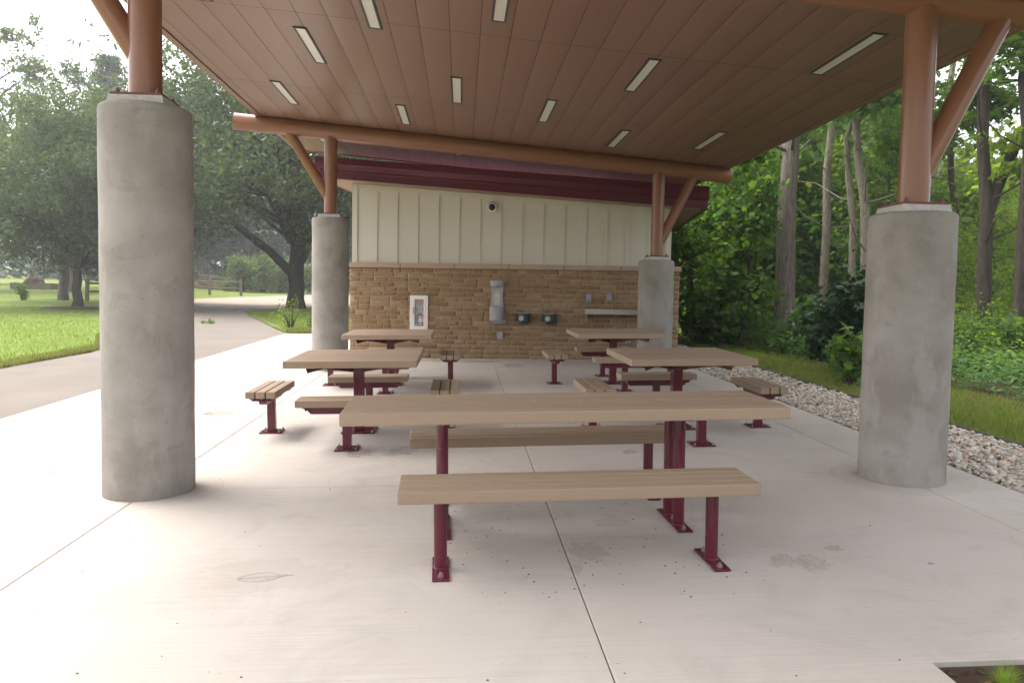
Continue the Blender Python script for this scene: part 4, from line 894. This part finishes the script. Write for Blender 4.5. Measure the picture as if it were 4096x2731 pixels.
for i, (x, y, s, src) in enumerate([(12.5, 46, 1.0, 0), (16.5, 48, 1, 1), (17.5, 40, .95, 0), (21, 44, 1.0, 1), (21, 38, .75, 0), (25, 34, .50, 1), (30, 37, .50, 0), (18, 58, 1.15, 0), (25, 56, 1.1, 1), (37, 54, .62, 0), (31, 64, .95, 0), (45, 54, .55, 1)]):
    copy_tree_obj(DU if src else DT, x, y, i*2.1, s, ('yellow-green' if src else 'green')+' leafy tree '+dl[i])
DT.location = (9.4, 33, H(9.4, 33)); DU.location = (13.4, 30.5, H(13.4, 30.5))
# understory saplings with big maple leaves
def sapling(label, x, y, h, r, n_, ls, m_, seed, z0=.5, kind='maple'):
    rd = random.Random(seed); g = np.random.default_rng(seed); t = empty('maple_sapling', (x, y, H(x, y)-.03), label=label, cat='sapling', group='maple saplings under the wood edge'); paths = []; Cs = []
    top = Vector((rd.uniform(-.4,.4), rd.uniform(-.3,.3), h)); main = wob((0,0,-.05), top, 5, .1, rd); paths.append((main, [.05,.042,.036,.028,.018,.006]))
    nb = int(11+h*4)
    for i in range(nb):                              # layered, nearly level sprays
        t_ = z0/h+(1-z0/h)*i/nb; p = Vector((0,0,0)).lerp(top, t_); a = rd.uniform(0, 6.28); L = r*rd.uniform(.55, 1.1)*(1-.45*t_); e = p+Vector((math.cos(a)*L, math.sin(a)*L, rd.uniform(-.55,.5)))
        paths.append(([p, p.lerp(e,.5)+Vector((0,0,.1)), e], [.016,.011,.004])); m_n = n_//nb; tt = g.uniform(.3, 1.1, m_n)[:,None]; c_ = np.array(p)+(np.array(e)-np.array(p))*tt; Cs.append(c_+g.normal(size=(m_n,3))*[.20*r,.20*r,.15*r])
    obj('stem', trunk_mesh(paths, 6), 'barkd', t, smooth=True); link('foliage', leaf_mesh('foliage', np.concatenate(Cs), ls, kind, .48), m_, t); return t
sl = [(px(1600,19),19,4.3,1.5,'tall maple sapling against the building corner','mapl'), (px(1650,18),18,4.4,1.25,'broad maple sapling between the building and the thick trunk','mapl'), (px(1700,21),21,5.4,1.7,'maple sapling just left of the thick trunk','mapl'), (px(1700,17.2),17.2,3.7,.7,'drooping maple sapling overlapping the left side of the thick trunk','mapl'),
      (px(1845,22.5),22.5,5.2,1.5,'maple sapling right of the thick trunk','mapl'), (px(1925,23),23,5.4,1.6,'maple sapling between the slim trunk and the leaning pair','mapl2'), (px(1965,24),24,6.0,2.0,'tall sapling behind the pale leaning trunks','mapl'), (px(2040,20),20,6,1.5,'sapling hidden partly by the near right column','mapl'),
      (px(2205,17),17,3.0,1.1,'bright sapling at the right edge of the near right column','mapl2'), (px(2275,19),19,3.3,1.4,'bright feathery sapling under the forked trunk','mapl2'), (px(2340,19),19,3.8,1.6,'bright sapling at the right picture edge','mapl2'), (px(2320,15.5),15.5,2.2,1.0,'low bright sapling near the right picture edge','mapl2'),
      (px(2225,24),24,4.2,2.0,'sapling with small leaves beyond the forked trunk','mapl'), (px(2330,25),25,4.4,2.2,'darker sapling far behind the right picture edge','mapl'), (px(1680,24),24,6.0,2.0,'tall sapling far behind the broad one','mapl2'), (px(1790,26),26,6.4,2.2,'tall sapling straight behind the thick trunk','mapl'), (px(1888,28),28,6.2,2.2,'tall sapling straight behind the slim trunk','mapl2')]
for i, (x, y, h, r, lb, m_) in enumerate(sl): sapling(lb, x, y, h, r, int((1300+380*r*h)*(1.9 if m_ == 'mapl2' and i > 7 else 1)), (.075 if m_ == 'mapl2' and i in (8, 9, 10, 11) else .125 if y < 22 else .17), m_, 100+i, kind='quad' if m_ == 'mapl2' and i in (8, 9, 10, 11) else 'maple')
# overhanging sprays at the upper right
def spray(label, x, y, z, r, n_, seed, m_='mapl'):
    rd = random.Random(seed); g = np.random.default_rng(seed); t = empty('overhanging_branch', (x, y, z), label=label, cat='branch', group='leafy branches hanging in from the wood'); paths = []; Cs = []
    for i in range(12):
        a = Vector((rd.uniform(1.2,2.6)*r, rd.uniform(-.3,.6), rd.uniform(0,.8)*r)); e = Vector((rd.uniform(-1,.6)*r, rd.uniform(-.5,.5), rd.uniform(-.55,.7)*r)); paths.append(([a.lerp(e, .3), a.lerp(e,.6)+Vector((0,0,.1)), e],[.011,.008,.003]))
        m_n = n_//7; tt = g.uniform(.35,1.08,m_n)[:,None]; Cs.append(np.array(a)+(np.array(e)-np.array(a))*tt+g.normal(size=(m_n,3))*[.16*r,.16*r,.09*r])
    obj('twigs', trunk_mesh(paths, 6), 'barkd', t, smooth=True); link('foliage', leaf_mesh('foliage', np.concatenate(Cs), .13, 'maple', .5), m_, t)
spray('leafy branch hanging in at the top right, beside the near right brace', px(2300, 14), 14, 6.2, 1.1, 900, 131); spray('leafy branch above the slim trunk, under the roof edge', px(1905, 17), 17, 5.7, .9, 700, 132)
spray('leafy branch between the column and the brace top right', px(2170, 16), 16, 5.4, 1.0, 800, 133); spray('leafy branch at the right edge below the sky gap', px(2340, 14.5), 14.5, 4.2, .9, 600, 134, 'mapl2'); spray('leafy branch under the roof edge beside the near right post', px(2010, 18), 18, 5.3, 1.3, 1000, 135)
spray('leafy branch over the building corner', px(1630, 15.5), 15.5, 4.3, .75, 600, 138)
# foreground dark bush, undergrowth
shrub('dark_bush', 'dark green leafy bush beside the pebble strip left of the near right column', px(1962, 12.0), 12.0, .62, 1.95, 3400, .115, 'dkl', 'maple', 140, cat='bush', up=.5, lo=.05)
shrub('dark_bush', 'lower dark bush just behind the tall dark one', px(1930, 14.2), 14.2, .7, 1.5, 2400, .12, 'dkl', 'maple', 141, cat='bush', up=.5, lo=.05)
shrub('sapling', 'young maple with bright large leaves at the foot of the dark bush', px(1963, 10.9), 10.9, .36, .85, 260, .14, 'mapl', 'maple', 142, cat='sapling', up=.5, lo=.1)
g = np.random.default_rng(150)
def ground_leaves(n_, x0, x1, y0, y1, hmax, ls, kind, m_, name, seed):
    g = np.random.default_rng(seed); C = []
    for i in range(n_//26):
        y = g.uniform(y0, y1); x = g.uniform(x0(y), x1(y)); r = g.uniform(.15, .45); hh = hmax*g.uniform(.35, 1)
        C.append(np.array([x, y, H(x, y)])+g.normal(size=(26, 3))*[r*.5, r*.5, hh*.22]+[0, 0, hh*.5])
    C = np.concatenate(C); C[:, 2] = np.maximum(C[:, 2], [H(a, b)+.02 for a, b in C[:, :2]])
    link(name, leaf_mesh(name, C, ls, kind, .6), m_, kind='stuff')
for i, (v, Y, r, h, lb, m_, k_) in enumerate([(2190, 13.5, .5, 1.2, 'twiggy bush just right of the near right column', 'mapl', 'quad'), (2240, 15, .7, 1.6, 'loose bush under the forked trunk', 'mapl2', 'quad'), (2300, 13.2, .55, 1.0, 'low bush near the right picture edge', 'mapl', 'maple'), (2345, 15.5, .8, 1.9, 'taller bush cut by the right picture edge', 'mapl', 'quad'), (1845, 15.8, .6, 1.2, 'low bush at the foot of the thick trunk', 'fernl', 'maple'), (1640, 18.5, .6, 1.3, 'low bush near the building corner', 'fernl', 'maple')]):
    shrub('bush', lb, px(v, Y), Y, r, h, 1500, .07 if k_ == 'quad' else .09, m_, k_, 160+i, 'bushes along the wood edge', 'bush', .4, .05)
edge = lambda y: 6.55+.25*math.sin(y*.9)+(.35 if y < 11 else 0)
ground_leaves(26000, edge, lambda y: edge(y)+3.5+.15*y, 9.2, 22, .62, .085, 'quad', 'fernl', 'undergrowth', 151)
ground_leaves(22000, edge, lambda y: edge(y)+12, 14, 32, .9, .13, 'quad', 'mapl', 'undergrowth', 152)
ground_leaves(4500, lambda y: 8.5, lambda y: 12, 10.5, 15, .75, .10, 'quad', 'fernl', 'undergrowth', 153); ground_leaves(5500, lambda y: 8.0, lambda y: 13, 10.8, 17, 1.1, .07, 'maple', 'mapl', 'undergrowth', 155); ground_leaves(2600, lambda y: 7.6, lambda y: 13, 10.8, 17, 1.3, .05, 'quad', 'mapl2', 'undergrowth', 156)
ground_leaves(16000, lambda y: 10, lambda y: 34, 26, 60, 1.8, .26, 'quad', 'mapl', 'undergrowth', 154)

# ------------------------------------------------------------------ grass
def grass(name, n_, fx, fy, h, wd, m_, seed, lean=.5, off=-.035):
    g = np.random.default_rng(seed); y = fy(g, n_); x = fx(g, y); z = np.array([H(a, b) for a, b in zip(x, y)])+off
    a = g.uniform(0, 2*np.pi, n_); hh = h*g.uniform(.5, 1.25, n_); d = np.stack([np.cos(a), np.sin(a), 0*a], 1); ln = g.uniform(0, 2*np.pi, n_); L = np.stack([np.cos(ln), np.sin(ln), 0*a], 1)*(hh*lean*g.random(n_))[:, None]
    p = np.stack([x, y, z], 1); V = np.stack([p-d*wd/2, p+d*wd/2, p+L*.4+d*wd*.3+np.array([0,0,1])*(hh*.6)[:,None], p+L+np.array([0,0,1])*(hh*.95)[:,None]], 1)
    link(name, np_mesh(name, V.reshape(-1, 3), np.arange(n_*4).reshape(n_, 4)), m_, kind='stuff')
grass('grass_strip', 26000, lambda g, y: 5.14+(1.75+.02*y)*g.random(len(y))**.8, lambda g, n_: 5.5+17*g.random(n_)**1.5, .085, .007, 'grass', 201)
grass('dry_grass', 9000, lambda g, y: 5.14+1.9*g.random(len(y)), lambda g, n_: 5.5+9*g.random(n_)**1.3, .10, .006, 'drygrass', 202, .9)
def lawn_x(g, y): return -8.0-np.maximum(0, (y-19))*.52-(9+y*.35)*g.random(len(y))
grass('lawn_blades', 60000, lawn_x, lambda g, n_: 12.5+26*g.random(n_)**1.4, .075, .013, 'grass', 203)
grass('lawn_edge_blades', 9000, lambda g, y: -7.72-.5*g.random(len(y))**2-np.maximum(0, y-18)*.45, lambda g, n_: 12+9*g.random(n_), .11, .012, 'drygrass', 204)
grass('island_blades', 22000, lambda g, y: -4.7-np.maximum(0, (y-22.5))*.37+5.5*g.random(len(y)), lambda g, n_: 22.5+14*g.random(n_)**1.4, .10, .018, 'grass', 205)
grass('island_dry_blades', 8000, lambda g, y: -4.85-np.maximum(0, (y-22.5))*.37+4*g.random(len(y)), lambda g, n_: 22.45+1.2*g.random(n_)**2, .16, .013, 'drygrass', 206, .8)
# tuft and mulch in the near right corner
t = empty('grass_tuft', (2.055, 2.70, G(2.055, 2.70)-.022), label='bright green grass tuft in the mulch at the bottom right corner', cat='grass tuft')
g = np.random.default_rng(207); n_ = 380; a = g.uniform(0, 2*np.pi, n_); Ln = g.uniform(.05, .125, n_); sp = g.uniform(.05, 1.25, n_); r0 = .028*g.random(n_)**.6
o_ = np.stack([np.cos(a), np.sin(a), 0*a], 1); d = np.stack([-np.sin(a), np.cos(a), 0*a], 1); up_ = np.array([0, 0, 1.]); rows = []
for k_ in range(5):                                # arching hair-thin blades, five stations each
    u = k_/4; ang = sp*(.35+.9*u); hor = Ln*u*np.sin(ang*.8); ver = Ln*u*np.cos(ang); p = o_*(r0+hor)[:, None]+up_*ver[:, None]; w_ = .00085*(1-.85*u); rows += [p-d*w_, p+d*w_]
V = np.stack(rows, 1); F = np.concatenate([np.arange(n_)[:, None]*10+np.array([2*k_, 2*k_+1, 2*k_+3, 2*k_+2]) for k_ in range(4)])
link('blades', np_mesh('blades', V.reshape(-1, 3), F), 'tuft', t)
bm = new(); rd = random.Random(9)
for i in range(700):
    x, y = rd.uniform(1.9, 3.6), rd.uniform(2.0, 2.84); s_ = rd.uniform(.006, .02); box(bm, (x, y, G(x, y)-.016), (s_*2.2, s_, s_*.5), 0, Matrix.Rotation(rd.uniform(0, 6), 3, 'Z') @ Matrix.Rotation(rd.uniform(-.4, .4), 3, 'X'))
obj('mulch_chips', bm, 'soil', kind='stuff')
bm = new()
for i in range(26):
    x, y = rd.uniform(1.9, 2.6), rd.uniform(2.55, 2.84); c_ = Vector((x, y, G(x, y)-.006)); rr = Matrix.Rotation(rd.uniform(0, 6), 3, 'Z') @ Matrix.Rotation(rd.uniform(-.5, .5), 3, 'X'); s_ = rd.uniform(.012, .026)
    vs = [bm.verts.new(c_+rr @ Vector((s_*p[0], s_*p[1], .004*math.cos(p[0]*3)))) for p in ((-1,0),(-.3,-.5),(.5,-.35),(1,0),(.5,.4),(-.3,.5))]; bm.faces.new(vs)
obj('dead_leaves', bm, mat('dead_leaf', (.22,.10,.045), .8), kind='stuff')
# ------------------------------------------------------------------ river pebbles
def pebbles():
    bm = new(); bmesh.ops.create_icosphere(bm, subdivisions=2, radius=1); me = bpy.data.meshes.new('t'); bm.to_mesh(me); bm.free()
    v0 = np.array([v.co[:] for v in me.vertices]); f0 = np.array([p.vertices[:] for p in me.polygons]); bpy.data.meshes.remove(me); g = np.random.default_rng(77)
    V, F = [], []; n_ = 0; shapes = []
    for i in range(14): q = v0*(1+.16*np.sin(v0 @ g.normal(size=(3, 1))*1.8+g.uniform(0, 6))); q = np.sign(q)*np.abs(q)**.92; shapes.append(q)
    ys = []; 
    for layer, (num, z, smin, smax) in enumerate([(7500, -.012, .015, .032), (4500, .006, .012, .027)]):
        y = 4.0+15.5*g.random(num)**1.45; y = np.where(g.random(num) < .12, 2.9+g.random(num)*1.5, y); x = 4.03+(1.06+np.maximum(0, y-15)*.03)*g.random(num); x = np.where(y > 14.4, np.maximum(x, 4.25), x)
        for a, b in zip(x, y):
            s = g.uniform(smin, smax)*(1+.0*(b)); sc = s*np.array([g.uniform(.85, 1.3), g.uniform(.75, 1.05), g.uniform(.5, .8)]); th = g.uniform(0, 6.28); c, sn = math.cos(th), math.sin(th); tl = g.uniform(-.3, .3)
            q = shapes[g.integers(14)]*sc; q = np.stack([c*q[:, 0]-sn*q[:, 1], sn*q[:, 0]+c*q[:, 1], q[:, 2]+tl*q[:, 0]], 1)+[a, b, H(a, b)+z+g.uniform(-.006, .008)]; V.append(q); F.append(f0+n_); n_ += len(v0)
    link('river_pebbles', np_mesh('river_pebbles', np.concatenate(V), np.concatenate(F), True), 'stones', kind='stuff')
pebbles()
bm = new(); tube = [(5.125, y, H(5.125, y)+.012) for y in np.arange(3, 15.1, 1)]+[(5.2, 17, H(5.2, 17)), (5.5, 20, H(5.5, 20)), (5.7, 24, H(5.7, 24))]
for p, q in zip(tube, tube[1:]):
    a = [bm.verts.new(Vector(p)+Vector((dx, 0, dz))) for dx, dz in ((-.004,-.06),(.004,-.06),(.004,.01),(-.004,.01))]; b = [bm.verts.new(Vector(q)+Vector((dx, 0, dz))) for dx, dz in ((-.004,-.06),(.004,-.06),(.004,.01),(-.004,.01))]
    for i in range(4): bm.faces.new((a[i], a[(i+1) % 4], b[(i+1) % 4], b[i]))
obj('steel_edging', bm, 'edging', label='thin dark edging strip between the pebbles and the grass', cat='edging')
# crumbs of dirt on the slab and table
bm = new(); rd = random.Random(12)
for i in range(230):
    x = rd.uniform(-4.5, 3.8); y = rd.uniform(1.6, 9) if i < 105 else rd.uniform(3.5, 5.5); 
    if i >= 105: x = rd.uniform(-.1, 1.6)
    s_ = rd.uniform(.002, .005); r = bmesh.ops.create_icosphere(bm, subdivisions=1, radius=s_); 
    for v in r['verts']: v.co = Vector((v.co.x*rd.uniform(.8, 1.6)+x, v.co.y+y, v.co.z*.6+G(x, y)+s_*.4))
obj('floor_debris', bm, 'soil', kind='stuff')
bm = new()
for i in range(14):
    x, y = rd.uniform(-.6, 1.85), rd.uniform(4.4, 5.05); r = bmesh.ops.create_icosphere(bm, subdivisions=1, radius=.004)
    for v in r['verts']: v.co = v.co+Vector((x, y, G(.635, 4.705)+.769))
obj('table_crumbs', bm, 'yellow', kind='stuff')
bm = new()
for i in range(60):
    y = rd.uniform(36, 50); x = rd.uniform(-15.5, -10.3 if y < 44 else -4); c_ = Vector((x, y, H(x, y)+.01)); s_ = rd.uniform(.05, .14); a = rd.uniform(0, 6); vs = [bm.verts.new(c_+Vector((s_*math.cos(a+k*1.57)*(1 if k % 2 else .6), s_*math.sin(a+k*1.57), rd.uniform(0, .03)))) for k in range(4)]; bm.faces.new(vs)
obj('fallen_leaves', bm, 'drygrass', kind='stuff')

# ------------------------------------------------------------------ the humid air
bm = new(); box(bm, (0, 118, 12.0), (398, 360, 30)); hz = bpy.data.materials.new('haze'); hz.use_nodes = True; t_ = hz.node_tree; t_.nodes.remove(t_.nodes['Principled BSDF'])
pv = t_.nodes.new('ShaderNodeVolumePrincipled'); pv.inputs['Color'].default_value = (.93, .95, .97, 1); pv.inputs['Density'].default_value = HAZE; pv.inputs['Anisotropy'].default_value = .3
t_.links.new(pv.outputs[0], t_.nodes['Material Output'].inputs['Volume'])
obj('haze', bm, hz, kind='stuff')
